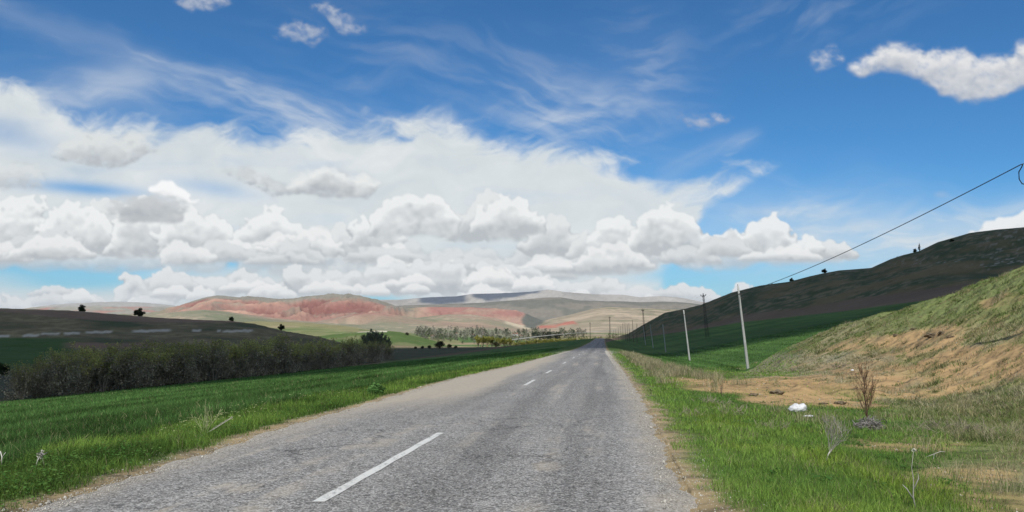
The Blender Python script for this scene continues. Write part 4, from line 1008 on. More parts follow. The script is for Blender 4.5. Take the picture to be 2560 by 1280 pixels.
o = stones('gravel', X, Y, Z, s, colr); tag(o, kind='stuff')
X, Y, r = scatter(30000, 8, 62, 2, 36)
Z = height(X, Y); _, G = land(X, Y, Z)
k = rng.rand(len(X)) < np.clip(G['bare'] * 0.7 + G['bank'] * 0.10, 0, 1) * 0.7
X, Y, Z, r = X[k], Y[k], Z[k], r[k]
s = rng.uniform(0.008, 0.03, len(X)) * (1 + 1.6 * (rng.rand(len(X)) > 0.96)); s = np.minimum(np.maximum(s, 0.0004 * r), 0.0018 * r)
colr = np.where(rng.rand(len(X), 1) < 0.12, np.array((0.42, 0.39, 0.33)), np.array((0.30, 0.22, 0.14))) * rng.uniform(0.6, 1.3, (len(X), 1))
o = stones('pebbles', X, Y, Z, s, colr); tag(o, kind='stuff')
# ------------------------------------------------------------------ things
rng = np.random.RandomState(21)
def hz(x, y): return float(height(np.array([x]), np.array([y]))[0])
def plant_at(px, Y):
    """the spot on the ground at distance Y under the photo column px"""
    x = (px - 1280) / F * Y
    return x, Y, hz(x, Y)
def thing(name, label, cat, loc, rotz=0, group=None, scale=1.0):
    o = bpy.data.objects.new(name, None); col.objects.link(o)
    o.location = loc; o.rotation_euler = (0, 0, rotz); o.scale = (scale,) * 3 if not isinstance(scale, tuple) else scale
    o.empty_display_size = 0.3
    return tag(o, label, cat, group)
def dup(root, loc, rotz=0, label=None, group=None, scale=1.0):
    r = root.copy(); col.objects.link(r); r.location = loc; r.rotation_euler = (0, 0, rotz); r.scale = (scale,) * 3 if not isinstance(scale, tuple) else scale
    if label: r['label'] = label
    if group: r['group'] = group
    for ch in list(root.children):
        c = ch.copy(); col.objects.link(c); c.parent = r
        for g_ in ch.children:
            d = g_.copy(); col.objects.link(d); d.parent = c
    return r
class MB:
    """collects tubes, boxes and leaves; build() makes ONE mesh object"""
    def __init__(s): s.v = []; s.q = []; s.t = []; s.c = []; s.n = 0
    def add(s, v, q=None, t=None, c=(1, 1, 1)):
        v = np.asarray(v, float); s.v.append(v); s.c.append(np.tile(c, (len(v), 1)) if np.ndim(c) == 1 else c)
        if q is not None and len(q): s.q.append(np.asarray(q) + s.n)
        if t is not None and len(t): s.t.append(np.asarray(t) + s.n)
        s.n += len(v)
    def tube(s, pts, rads, k=5, c=(1, 1, 1), cap=True):
        pts = np.asarray(pts, float); n = len(pts); rads = np.broadcast_to(rads, (n,))
        d = np.gradient(pts, axis=0); d /= np.linalg.norm(d, axis=1, keepdims=True) + 1e-9
        up = np.array([0, 0, 1.0]) if abs(d[0, 2]) < 0.9 else np.array([1.0, 0, 0])
        a = np.cross(d, up); a /= np.linalg.norm(a, axis=1, keepdims=True) + 1e-9
        b = np.cross(d, a)
        th = np.arange(k) * 2 * np.pi / k
        ring = pts[:, None] + rads[:, None, None] * (a[:, None] * np.cos(th)[None, :, None] + b[:, None] * np.sin(th)[None, :, None])
        q = []
        for i in range(n - 1):
            for j in range(k): q.append((i * k + j, i * k + (j + 1) % k, (i + 1) * k + (j + 1) % k, (i + 1) * k + j))
        t = []
        if cap:
            for j in range(1, k - 1): t.append((0, j + 1, j)); t.append(((n - 1) * k, (n - 1) * k + j, (n - 1) * k + j + 1))
        s.add(ring.reshape(-1, 3), q, t, c)
    def box(s, c0, c1, c=(1, 1, 1), rot=None):
        (x0, y0, z0), (x1, y1, z1) = c0, c1
        v = np.array([(x0, y0, z0), (x1, y0, z0), (x1, y1, z0), (x0, y1, z0), (x0, y0, z1), (x1, y0, z1), (x1, y1, z1), (x0, y1, z1)])
        s.add(v, [(0, 3, 2, 1), (4, 5, 6, 7), (0, 1, 5, 4), (1, 2, 6, 5), (2, 3, 7, 6), (3, 0, 4, 7)], None, c)
    def leaf(s, P_, size, c, flat=0.5):
        n = len(P_); size = np.broadcast_to(size, (n,))[:, None]
        d = rng.normal(0, 1, (n, 3)); d[:, 2] *= flat; d /= np.linalg.norm(d, axis=1, keepdims=True)
        e = np.cross(d, rng.normal(0, 1, (n, 3))); e /= np.linalg.norm(e, axis=1, keepdims=True)
        v = np.stack([P_ - d * size * .5, P_ + e * size * 0.35, P_ + d * size * .5, P_ - e * size * 0.35], 1).reshape(-1, 3)
        s.add(v, (np.arange(n) * 4)[:, None] + np.array([[0, 1, 2, 3]]), None, np.repeat(c, 4, 0) if np.ndim(c) == 2 else c)
    def build(s, name, mat, parent=None, smooth=False):
        fs = [np.concatenate(x) for x in (s.q, s.t) if x]
        return link_mesh(name, np.concatenate(s.v), fs, mat, smooth, parent, colors=np.concatenate(s.c))
def pmat(name, colr=None, rough=0.85, attr=False, noise=None, bump=0.0, metal=0.0):
    m, N = material(name); pb = N.new('ShaderNodeBsdfPrincipled')
    tc = N.new('ShaderNodeTexCoord'); P = V(N, tc.outputs['Object'])
    c = V(N, N.new('ShaderNodeAttribute', attribute_name='col').outputs['Color']) if attr else tuple(colr) + (1,)
    if noise:
        nn = N.noise(P, noise, 5, 0.6)
        vm = N.new('ShaderNodeVectorMath', operation='SCALE'); N.put(vm.inputs[0], c if attr else colr); N.put(vm.inputs['Scale'], 0.6 + 0.8 * nn)
        N.t.links.new(vm.outputs[0], pb.inputs['Base Color'])
        if bump:
            bp = N.new('ShaderNodeBump'); bp.inputs['Strength'].default_value = 0.6; bp.inputs['Distance'].default_value = bump
            N.put(bp.inputs['Height'], nn); N.t.links.new(bp.outputs[0], pb.inputs['Normal'])
    else: N.put(pb.inputs['Base Color'], c)
    pb.inputs['Roughness'].default_value = rough; pb.inputs['Metallic'].default_value = metal; pb.inputs['Specular IOR Level'].default_value = 0.3
    surf(N, pb.outputs[0]); return m
M_conc = pmat('weathered_concrete', (0.33, 0.335, 0.315), 0.9, noise=3.0, bump=0.004)
M_steel = pmat('dark_steel', (0.045, 0.038, 0.034), 0.7, noise=3.0)
M_wood = pmat('old_pole_wood', (0.11, 0.09, 0.07), 0.9, noise=4.0)
M_ceram = pmat('brown_ceramic', (0.05, 0.03, 0.025), 0.35)
M_bark = pmat('bark', attr=True, rough=0.95, noise=5.0)
M_leaf = blade_material('tree_leaves', 0.3)
M_twig = pmat('twigs', attr=True, rough=0.95)
M_cable = pmat('black_cable', (0.02, 0.02, 0.022), 0.6)

# --- concrete poles carrying the telephone cable
def make_pole(h=8.0):
    r = thing('telephone_pole', 'x', 'utility pole', (0, 0, 0), group='pale concrete telephone poles beside the road')
    b = MB()
    n = 9; v = []
    for i in range(n):
        f = i / (n - 1); w = 0.125 - 0.052 * f; c_ = 0.22 * w
        z = -0.4 + (h + 0.4) * f
        v += [(-w + c_, -w, z), (w - c_, -w, z), (w, -w + c_, z), (w, w - c_, z), (w - c_, w, z), (-w + c_, w, z), (-w, w - c_, z), (-w, -w + c_, z)]
    q = [(i * 8 + j, i * 8 + (j + 1) % 8, (i + 1) * 8 + (j + 1) % 8, (i + 1) * 8 + j) for i in range(n - 1) for j in range(8)]
    t = [((n - 1) * 8, (n - 1) * 8 + j, (n - 1) * 8 + j + 1) for j in range(1, 7)]
    b.add(v, q, t); b.build('shaft', M_conc, r)
    b = MB()
    b.tube([(0, 0, h - 0.78), (0, 0, h - 0.72)], [0.12, 0.12], 10); b.box((-0.11, -0.17, h - 0.80), (0.01, -0.115, h - 0.70)); b.build('clamp_band', M_steel, r)
    b = MB(); b.tube([(0.03, 0, h - 0.02), (-0.05, 0.0, h + 0.02), (-0.055, 0, h + 0.14)], [0.02, 0.02, 0.016], 6)
    b.tube([(-0.055, 0, h + 0.06), (-0.055, 0, h + 0.10), (-0.055, 0, h + 0.16)], [0.03, 0.04, 0.02], 8); b.build('top_insulator', M_steel, r)
    return r
def lean_to(o, base, top):
    d = (top - base); o.rotation_euler = d.to_track_quat('Z', 'Y').to_euler(); 
pole0 = make_pole()
poles = []
specs = [(1866, 75, 1845, 715, 'nearest pale concrete pole leaning left at the foot of the sunlit bank'),
         (1721, 118, 1709, 775, 'second pale concrete pole, leaning left out of the green field, with a bare top'),
         (1662, 205, 1657, 811, 'small pale pole halfway across the green field, between the second pole and the steel pylon'),
         (1631, 268, 1625, 811, 'thin grey pole standing just right of the farther steel pylon'),
         (1612, 330, 1608, 815, 'faint grey pole in the wheat just below the farther steel pylon')]
for i, (bx, Y, tx, ty, lab) in enumerate(specs):
    b_ = Vector(plant_at(bx, Y)); t_ = at(tx, ty, Y)
    h_ = (t_ - b_).length
    o = pole0 if i == 0 else dup(pole0, b_)
    o.location = b_; o['label'] = lab; o.scale = (1, 1, h_ / 8.0); lean_to(o, b_, t_); poles.append((b_, t_))
# the pole just outside the frame that the cable comes from
b_ = Vector((18.6, 27.0, hz(18.6, 27.0))); t_ = at(2592, 398, 26.8)
o = dup(pole0, b_, label='pale concrete pole just past the right edge holding the near end of the cable'); o.scale = (1, 1, (t_ - b_).length / 8.0); lean_to(o, b_, t_)
# cable: sags from that pole down to the clamp of the nearest pole in view
def sagline(a, b, sag, n=60):
    return [a.lerp(b, i / n) - Vector((0, 0, sag * 4 * (i / n) * (1 - i / n))) for i in range(n + 1)]
A = at(2553, 411, 26.2); B = poles[0][1].lerp(poles[0][0], 0.09) + Vector((0, -0.12, 0))
root = thing('overhead_cable', 'black telephone cable sloping down across the blue sky to the nearest concrete pole', 'cable', A)
b = MB(); b.tube([p - A for p in sagline(A, B, 0.42)], np.linspace(0.016, 0.022, 61), 6); b.build('main_cable', M_cable, root, True)
b = MB(); loop = [A, at(2557, 411, 26.3), at(2554, 418, 26.35), at(2547, 430, 26.4), at(2548, 448, 26.45), at(2555, 459, 26.5), at(2566, 462, 26.6), at(2590, 455, 26.7)]
b.tube([p - A for p in loop], 0.018, 6); b.build('slack_loop', M_cable, root, True)
b = MB(); b.tube([Vector((0, 0, 0)), at(2575, 404, 26.6) - A, t_.lerp(b_, 0.05) - A], 0.010, 5); b.build('stay_wire', M_steel, root)
for i in range(3):
    a_ = poles[i][1].lerp(poles[i][0], 0.09); c_ = poles[i + 1][1].lerp(poles[i + 1][0], 0.09)
    b = MB(); b.tube([p - a_ for p in sagline(a_, c_, 0.8, 30)], 0.010, 4)
    o = b.build('telephone_line', M_cable); o.location = a_
    tag(o, ['thin telephone line hung between the nearest and the second concrete pole', 'thin telephone line from the second concrete pole to the small pale one', 'thin telephone line between the small pale pole and the grey one by the pylon'][i], 'cable', 'telephone lines along the pole row')

# --- steel lattice pylons with a crossarm
def make_pylon(h=13.0):
    r = thing('lattice_pylon', 'x', 'power pylon', (0, 0, 0), group='dark steel power pylons')
    b = MB()
    w = lambda f: 0.48 * (1 - f) + 0.15 * f
    cs = ((-1, -1), (1, -1), (1, 1), (-1, 1))
    for sx, sy in cs: b.tube([(sx * w(0), sy * w(0), -0.3), (sx * w(1), sy * w(1), h)], 0.045, 4)
    n = 12
    for i in range(n):
        f0, f1 = i / n, (i + 1) / n
        for k in range(4):
            a0 = cs[k]; a1 = cs[(k + 1) % 4]
            p0 = (a0[0] * w(f0), a0[1] * w(f0), h * f0); p1 = (a1[0] * w(f1), a1[1] * w(f1), h * f1)
            p2 = (a1[0] * w(f0), a1[1] * w(f0), h * f0); p3 = (a0[0] * w(f1), a0[1] * w(f1), h * f1)
            b.tube([p0, p1] if (i + k) % 2 else [p2, p3], 0.022, 3)
            b.tube([p3, p1], 0.025, 3)
    b.build('mast', M_steel, r)
    b = MB(); L = 2.35
    b.tube([(-L, 0, h - 0.35), (-0.3, 0, h - 0.55), (0.3, 0, h - 0.55), (L, 0, h - 0.35)], 0.07, 4)
    for s_ in (-1, 1): b.tube([(s_ * 1.5, 0, h - 0.42), (s_ * 0.15, 0, h - 1.15)], 0.04, 4)
    b.tube([(-L, 0, h - 0.35), (L, 0, h - 0.35)], 0.03, 4); arm = b.build('crossarm', M_steel, r)
    for x in (-L + 0.05, 0, L - 0.05):
        z0 = h - 0.35 if x else h
        b = MB(); b.tube([(x, 0, z0 - 0.02), (x, 0, z0 + 0.1), (x, 0, z0 + 0.14), (x, 0, z0 + 0.30), (x, 0, z0 + 0.42)], [0.05, 0.06, 0.15, 0.15, 0.06], 8); b.build('insulator', M_ceram, arm, True)
    return r
py0 = make_pylon(); pys = []
for i, (bx, Y, ty, lab) in enumerate([(1766, 262, 736, 'nearest steel pylon with a wide crossarm rising from the shaded wheat against the sky'),
        (1611, 420, 774, 'second steel pylon, its crossarm just above the foot of the dark hill'),
        (1524, 560, 793, 'third pylon, slim against the pale far hills right of the road end'),
        (1475, 720, 807, 'fourth pylon, standing directly beyond the road end'),
        (1445, 860, 821, 'farthest pylon, just left of the road end')]):
    b_ = Vector(plant_at(bx, Y)); t_ = at(bx - (8 if i == 0 else 4 if i == 1 else 0), ty, Y)
    if i > 1: b_.z = min(b_.z, t_.z - 9)
    o = py0 if i == 0 else dup(py0, b_)
    o.location = b_; o['label'] = lab; s_ = (t_.z - b_.z) / 13.0; o.scale = (1.0 if i < 2 else 0.95, 1, s_); lean_to(o, b_, t_)
    o.rotation_euler.rotate_axis('Z', 0.12); pys.append(t_)
for i in range(4):
    for k, sx in enumerate((-2.2, 0, 2.2)):
        a_ = pys[i] + Vector((sx, 0, 0.1 - (0.35 if sx else 0))); c_ = pys[i + 1] + Vector((sx, 0, 0.1 - (0.35 if sx else 0)))
        b = MB(); b.tube([p - a_ for p in sagline(a_, c_, 3.0, 30)], 0.012, 3)
        o = b.build('power_line', M_cable); o.location = a_
        tag(o, '%s conductor of the power line between the %s and %s pylon' % (('left', 'middle', 'right')[k], ('nearest', 'second', 'third', 'fourth')[i], ('second', 'third', 'fourth', 'farthest')[i]), 'power line', 'power line conductors')

# --- dark wooden poles crowding at the foot of the right hill
wp = thing('wooden_pole', 'x', 'utility pole', (0, 0, 0), group='dark wooden poles crowded at the far end of the road')
b = MB(); b.tube([(0, 0, -0.3), (0, 0, 4), (0.02, 0, 8)], [0.14, 0.12, 0.09], 7); b.build('shaft', M_wood, wp, True)
b = MB(); b.tube([(-0.25, 0, 7.6), (0.25, 0, 7.6)], 0.05, 4); b.build('spike', M_steel, wp)
wl = [('tallest dark pole of the crowded row, alone against the pale slope', 1582, 430, 800), ('short dark pole at the right end of the crowded row', 1591, 400, 809), ('leaning dark pole second from the right of the row', 1573, 470, 808),
      ('dark pole in the crowded row just left of the leaning one', 1567, 500, 811), ('dark pole in the middle of the crowded row', 1563, 540, 808), ('thin dark pole left of the middle of the row', 1556, 580, 808),
      ('faint pole fourth from the left end of the row', 1552, 640, 815), ('faint pole third from the left end of the row', 1545, 690, 820), ('faint pole second from the left end of the row', 1539, 740, 823), ('faintest pole at the left end of the crowded row', 1533, 790, 825)]
for i, (lab, px_, Y, ty) in enumerate(wl):
    b_ = Vector(plant_at(px_, Y)); t_ = at(px_ - 1 + 2 * (i % 2), ty, Y)
    o = wp if i == 0 else dup(wp, b_)
    o.location = b_; o['label'] = lab; o.scale = (1.0, 1.0, max((t_.z - b_.z), 4) / 8.0); lean_to(o, b_, t_ if t_.z - b_.z > 4 else b_ + Vector((0.1, 0, 5)))

# --- trees
def branch(b, p, d, L, r, depth, col_, tips, spread=0.5, k=4, up=0.12, nb=(3, 5), minr=0.008):
    n = 4; pts = [p]; dd = d.copy()
    for i in range(n):
        dd = dd + rng.normal(0, 0.10, 3) + np.array([0, 0, up * 0.5]); dd /= np.linalg.norm(dd)
        pts.append(pts[-1] + dd * L / n)
    b.tube(pts, np.linspace(r, max(r * 0.5, minr), n + 1), k if depth > 1 else 3, col_, cap=False)
    if depth == 0: tips.extend(pts[1:]); return
    for j in range(rng.randint(*nb)):
        f = rng.uniform(0.3, 1.0); q = pts[0] + (pts[-1] - pts[0]) * f if f < 0.99 else pts[-1]
        q = np.array([np.interp(f * n, range(n + 1), [p_[a] for p_ in pts]) for a in range(3)])
        nd = dd + rng.normal(0, spread, 3); nd[2] += up; nd /= np.linalg.norm(nd)
        branch(b, q, nd, L * rng.uniform(0.45, 0.72), max(r * 0.55, minr), depth - 1, col_, tips, spread, k, up, nb, minr)
def make_willow(name, H, stems, leafn, seed, twc, lfc, label, cat, group, spread=0.38, leafsize=0.16, fan=0.45, depth=3, lowbush=0):
    global rng
    rng = np.random.RandomState(seed)
    r = thing(name, label, cat, (0, 0, 0), group=group)
    tb = MB(); tips = []
    cb = MB()
    for i in range(stems):
        a = rng.uniform(0, 6.28); f = rng.uniform(0.08, fan)
        d = np.array([math.cos(a) * f, math.sin(a) * f, 1.0]); d /= np.linalg.norm(d)
        p = np.array([math.cos(a) * 0.25 * rng.rand(), math.sin(a) * 0.25 * rng.rand(), -0.1])
        L = H * rng.uniform(0.38, 0.55); n = 4; pts = [p]; dd = d.copy()
        for k in range(n):
            dd = dd + rng.normal(0, 0.06, 3); dd /= np.linalg.norm(dd); pts.append(pts[-1] + dd * L / n)
        tb.tube(pts, np.linspace(0.10, 0.045, n + 1) * H / 6.5, 5, twc, cap=False)
        for j in range(5):
            f = rng.uniform(0.25, 1.0); q = np.array([np.interp(f * n, range(n + 1), [p_[a2] for p_ in pts]) for a2 in range(3)])
            nd = dd + rng.normal(0, spread, 3); nd /= np.linalg.norm(nd)
            branch(cb, q, nd, H * rng.uniform(0.2, 0.36), 0.03 * H / 6.5, depth - 1, twc * rng.uniform(0.8, 1.3), tips, spread, 3, 0.15, (3, 5), 0.011 * H / 6.5)
    for i in range(lowbush):
        a = rng.uniform(0, 6.28); q = np.array([math.cos(a), math.sin(a), 0]) * rng.uniform(0.2, 1.6); q[2] = 0
        nd = np.array([math.cos(a) * 0.6, math.sin(a) * 0.6, 1.0]); nd /= np.linalg.norm(nd)
        branch(cb, q, nd, H * rng.uniform(0.12, 0.25), 0.02, 1, twc * rng.uniform(0.6, 1.0), tips, 0.6, 3, 0.1, (3, 5), 0.011)
    tips = np.array(tips)
    hi = tips[:, 2] / H
    w = np.clip(hi - 0.25, 0.02, 1) ** 1.2; pick = rng.choice(len(tips), leafn, p=w / w.sum())
    P_ = tips[pick] + rng.normal(0, 0.10 * H / 6.5, (leafn, 3))
    cb.leaf(P_, rng.uniform(0.6, 1.4, leafn) * leafsize, np.clip(lfc * rng.uniform(0.6, 1.4, (leafn, 1)), 0, 1))
    if lowbush:      # fine twig haze through the whole height
        nt = 3400; P_ = tips[rng.randint(0, len(tips), nt)] * np.array([1.05, 1.05, 1]) + rng.normal(0, 0.22, (nt, 3)); P_[:, 2] = np.abs(P_[:, 2]) * 0.80
        cb.leaf(P_, rng.uniform(0.10, 0.30, nt), np.clip(np.array((0.33, 0.30, 0.22)) * rng.uniform(0.5, 1.4, (nt, 1)), 0, 1), 1.8)
    tb.build('trunk', M_bark, r); cb.build('crown', M_leaf, r)
    return r
TW = np.array((0.36, 0.31, 0.24)); LY = np.array((0.22, 0.225, 0.075)); LG_ = np.array((0.10, 0.15, 0.04))
kinds = [('brown bare willow with a haze of yellow green buds', LY * 1.7, 2600, 0.38, TW), ('dark tangled willow with hardly a leaf', LY * 1.3, 1500, 0.5, TW * 0.75), ('willow with pale fanned stems', LY * 1.5, 1600, 0.28, np.array((0.27, 0.24, 0.20))),
         ('willow with the greenest crown', LY * 1.9, 3600, 0.4, TW)]
protos = [make_willow('willow_tree', 6.2, 7 + i, k_[2], 100 + i, k_[4], k_[1], 'x', 'tree', 'willows along the stream below the left field', fan=k_[3] + 0.1, lowbush=26) for i, k_ in enumerate(kinds)]
rng = np.random.RandomState(33)
# the stream line: photo column -> distance
SL = [(-260, 74), (-100, 82), (0, 90), (200, 100), (400, 112), (600, 130), (700, 146), (800, 168), (880, 195), (950, 232)]
n_w = 0
spots = []
pxs = np.concatenate([np.linspace(70, 940, 27), np.linspace(110, 955, 27) + 8, np.linspace(160, 930, 16)])
for i, px_ in enumerate(pxs):
    row = 0 if i < 27 else (1 if i < 54 else 2)
    Y = pl(px_, SL) * (1.02 + 0.13 * row) + rng.uniform(-2, 3)
    spots.append((px_ + rng.uniform(-9, 9), float(Y), row))
spots.sort()
edge_words = ['front', 'middle', 'back']
for i, (px_, Y, row) in enumerate(spots):
    kx = int(rng.choice(4, p=[0.38, 0.28, 0.12, 0.22]))
    x, y, z = plant_at(px_, Y)
    hs = pl(px_, [(0, 0.72), (100, 0.85), (300, 1.05), (500, 1.12), (800, 1.2), (900, 1.15), (960, 0.95)]) * rng.uniform(0.82, 1.12)
    lab = '%s, %s row, %d%s from the left' % (kinds[kx][0], edge_words[row], i + 1, 'th' if (i + 1) % 100 in (11, 12, 13) else {1: 'st', 2: 'nd', 3: 'rd'}.get((i + 1) % 10, 'th'))
    if protos[kx].get('used'): o = dup(protos[kx], (x, y, z))
    else: o = protos[kx]; o['used'] = True; o.location = (x, y, z)
    o['label'] = lab; o.rotation_euler = (0, 0, rng.uniform(0, 6.28)); o.scale = (hs * rng.uniform(0.95, 1.25), hs * rng.uniform(0.95, 1.25), hs)
for o in list(col.objects):
    if 'used' in o: del o['used']

def make_round(name, seed, H, R_, n, colr, label, cat, group, trunk_h=0.25, squash=0.8, clumps=26, leaf=0.22, tcol=(0.07, 0.055, 0.04)):
    global rng
    rng = np.random.RandomState(seed)
    r = thing(name, label, cat, (0, 0, 0), group=group)
    tb = MB(); tips = []
    tb.tube([(0, 0, -0.2), (0.03 * H, 0, H * trunk_h), (0.0, 0.02 * H, H * 0.6)], [0.055 * H, 0.045 * H, 0.02 * H], 7, tcol)
    cb = MB()
    C_ = []
    for i in range(clumps):
        d = rng.normal(0, 1, 3); d /= np.linalg.norm(d); rr = rng.uniform(0.35, 0.85)
        c_ = np.array([d[0] * R_ * rr, d[1] * R_ * rr, H * (trunk_h + (1 - trunk_h) * 0.5) + d[2] * H * (1 - trunk_h) * 0.5 * rr * squash / 0.8])
        C_.append(c_)
        if i % 2 == 0: tb.tube([(0, 0, H * trunk_h), c_ * np.array([.5, .5, .8]), c_], [0.02 * H, 0.014 * H, 0.006 * H], 4, tcol, cap=False)
    C_ = np.array(C_)
    pick = rng.randint(0, clumps, n); d = rng.normal(0, 1, (n, 3)); d /= np.linalg.norm(d, axis=1, keepdims=True)
    P_ = C_[pick] + d * (R_ * 0.34 * rng.uniform(0.5, 1.15, (n, 1))) * np.array([1, 1, 0.8])
    tone = rng.uniform(0.65, 1.35, clumps)[pick][:, None] * rng.uniform(0.8, 1.25, (n, 1))
    cb.leaf(P_, rng.uniform(0.6, 1.4, n) * leaf, np.clip(np.array(colr) * tone, 0, 1))
    tb.build('trunk', M_bark, r); cb.build('crown', M_leaf, r)
    return r
DK = (0.035, 0.050, 0.024)
gr1 = 'dark round trees scattered along the hill crests'
oak = make_round('oak_tree', 5, 5.6, 2.7, 8500, DK, 'x', 'tree', gr1, 0.10, 0.95, leaf=0.26)
crest = [(205, 447, 1.0, 'dark round oak on the left hill crest, leftmost of the lone trees'), (351, 438, 1.02, 'dark round oak with a flat foot, second from the left on the left hill crest'),
         (582, 412, 0.60, 'small squat dark tree on the left hill crest above the chalk streak'), (706, 398, 0.62, 'dark round tree low on the right shoulder of the left hill'),
         (5, 150, 0.62, 'dark bush cut by the left edge of the photo below the left hill')]
for i, (px_, Y, s_, lab) in enumerate(crest):
    x, y, z = plant_at(px_, Y)
    o = oak if i == 0 else dup(oak, (x, y, z), rotz=i * 1.3)
    o.location = (x, y, z - 0.5); o['label'] = lab; o.scale = (s_ * (1.2 if i == 2 else 1.0), s_, s_ * (0.8 if i == 2 else 1))
for i, (px_, Y, s_, lab) in enumerate([(1979, 592, 0.62, 'small dark bushy tree on the right ridge, left of the lollipop shaped one'), (2063, 576, 0.72, 'dark lollipop shaped tree on the right ridge above the rock ledge'),
        (2292, 520, 0.6, 'dark shrub on the right ridge beside the pointed one'), (2385, 455, 0.5, 'dark shrub in the rocks halfway up the right hill'), (2246, 538, 0.28, 'tiny dark shrub on the ridge left of the pointed tree'), (1930, 600, 0.3, 'tiny dark shrub on the ridge where it first meets the sky')]):
    x, y, z = plant_at(px_, Y)
    o = dup(oak, (x, y, z + (-0.9 if i == 1 else -1.2)), rotz=i, label=lab, scale=s_)
# pointed juniper on the ridge
jun = make_round('juniper_tree', 9, 5.5, 1.1, 2600, DK, 'slim pointed dark juniper standing up from the right ridge', 'tree', None, 0.08, 1.0, 30, 0.2)
x, y, z = plant_at(2302, 522); jun.location = (x, y, z)
for c_ in jun.children:
    if c_.name.startswith('crown'):
        co = np.empty(len(c_.data.vertices) * 3, np.float32); c_.data.vertices.foreach_get('co', co); co = co.reshape(-1, 3)
        k_ = np.clip(1.25 - co[:, 2] / 5.0, 0.05, 1.2); co[:, 0] *= k_; co[:, 1] *= k_; c_.data.vertices.foreach_set('co', co.ravel())

# grey green clump at the right end of the willow belt
pp = make_willow('poplar_tree', 10.0, 7, 3000, 303, np.array((0.30, 0.28, 0.24)), np.array((0.19, 0.21, 0.13)), 'x', 'tree', 'grey green poplars in the clump right of the willow belt', leafsize=0.34, fan=0.30, depth=2, spread=0.3)
rng = np.random.RandomState(44)
for i, (px_, Y, s_, lab) in enumerate([(915, 322, 0.80, 'leftmost tree of the grey green clump right of the willow belt'), (930, 318, 1.0, 'tall tree second from the left in the grey green clump'), (944, 324, 1.05, 'tallest tree, in the middle of the grey green clump'),
        (957, 319, 0.95, 'tree right of the tallest one in the grey green clump'), (970, 325, 0.78, 'rightmost tree of the grey green clump'), (922, 336, 0.85, 'back row tree at the left of the grey green clump'), (950, 338, 0.95, 'back row tree at the right of the grey green clump')]):
    x, y, z = plant_at(px_, Y)
    o = pp if i == 0 else dup(pp, (x, y, z))
    o.location = (x, y, z); o['label'] = lab; o.rotation_euler = (0, 0, i * 1.1); o.scale = (s_, s_, s_)
# dark bushes on the near side of the valley fields
bush = make_round('hawthorn_bush', 12, 3.6, 2.4, 3000, (0.06, 0.060, 0.030), 'x', 'bush', 'dark bushes along the lower field edge', 0.05, 0.9, leaf=0.25)
bs = [(1100, 455, 1.35, 'large dark brown bush at the edge of the shaded field'), (1124, 458, 0.75, 'small brown bush right of the large dark one'), (1240, 520, 1.1, 'dark round bush at the foot of the yellow willows'), (1019, 700, 0.8, 'small lone tree in the pale valley field'),
      (1075, 448, 0.6, 'low dark bush left of the large brown one'), (1058, 446, 0.5, 'low dark bush in the hedge line, second left of the large brown one'), (1140, 455, 0.5, 'low dark bush trailing right of the small brown one'), (1040, 440, 0.45, 'lowest dark bush at the left of the hedge line')]
for i, (px_, Y, s_, lab) in enumerate(bs):
    x, y, z = plant_at(px_, Y)
    o = bush if i == 0 else dup(bush, (x, y, z), rotz=i)
    o.location = (x, y, z - 0.2); o['label'] = lab; o.scale = (s_,) * 3
# yellow green willows beyond the field
yw = make_willow('willow_tree', 9.0, 6, 5200, 205, np.array((0.32, 0.25, 0.16)), np.array((0.30, 0.30, 0.08)), 'x', 'tree', 'yellow green willows beyond the shaded field', leafsize=0.42, fan=0.4, depth=2)
ws_ = [(1196, 530, 0.9), (1207, 534, 1.0), (1218, 531, 1.0), (1230, 536, 0.95), (1250, 560, 0.95), (1262, 563, 0.9), (1275, 560, 0.85), (1290, 600, 0.6), (1306, 604, 0.65), (1322, 610, 0.72), (1338, 615, 0.8), (1352, 620, 0.75), (1367, 640, 0.85), (1380, 640, 0.8), (1394, 650, 0.8), (1408, 655, 0.75), (1421, 650, 0.7), (1436, 660, 0.7)]
names_ = ('first', 'second', 'third', 'fourth', 'fifth', 'sixth', 'seventh', 'eighth', 'ninth', 'tenth', 'eleventh', 'twelfth', 'thirteenth', 'fourteenth', 'fifteenth', 'sixteenth', 'seventeenth', 'last')
for i, (px_, Y, s_) in enumerate(ws_):
    x, y, z = plant_at(px_, Y)
    o = yw if i == 0 else dup(yw, (x, y, z), rotz=i * 0.9)
    o.location = (x, y, z - 0.1); o.scale = (s_ * 1.1, s_ * 1.1, s_)
    o['label'] = 'yellow green willow beyond the shaded field, %s from the left%s' % (names_[i], ', in the tall clump' if i < 4 else '')
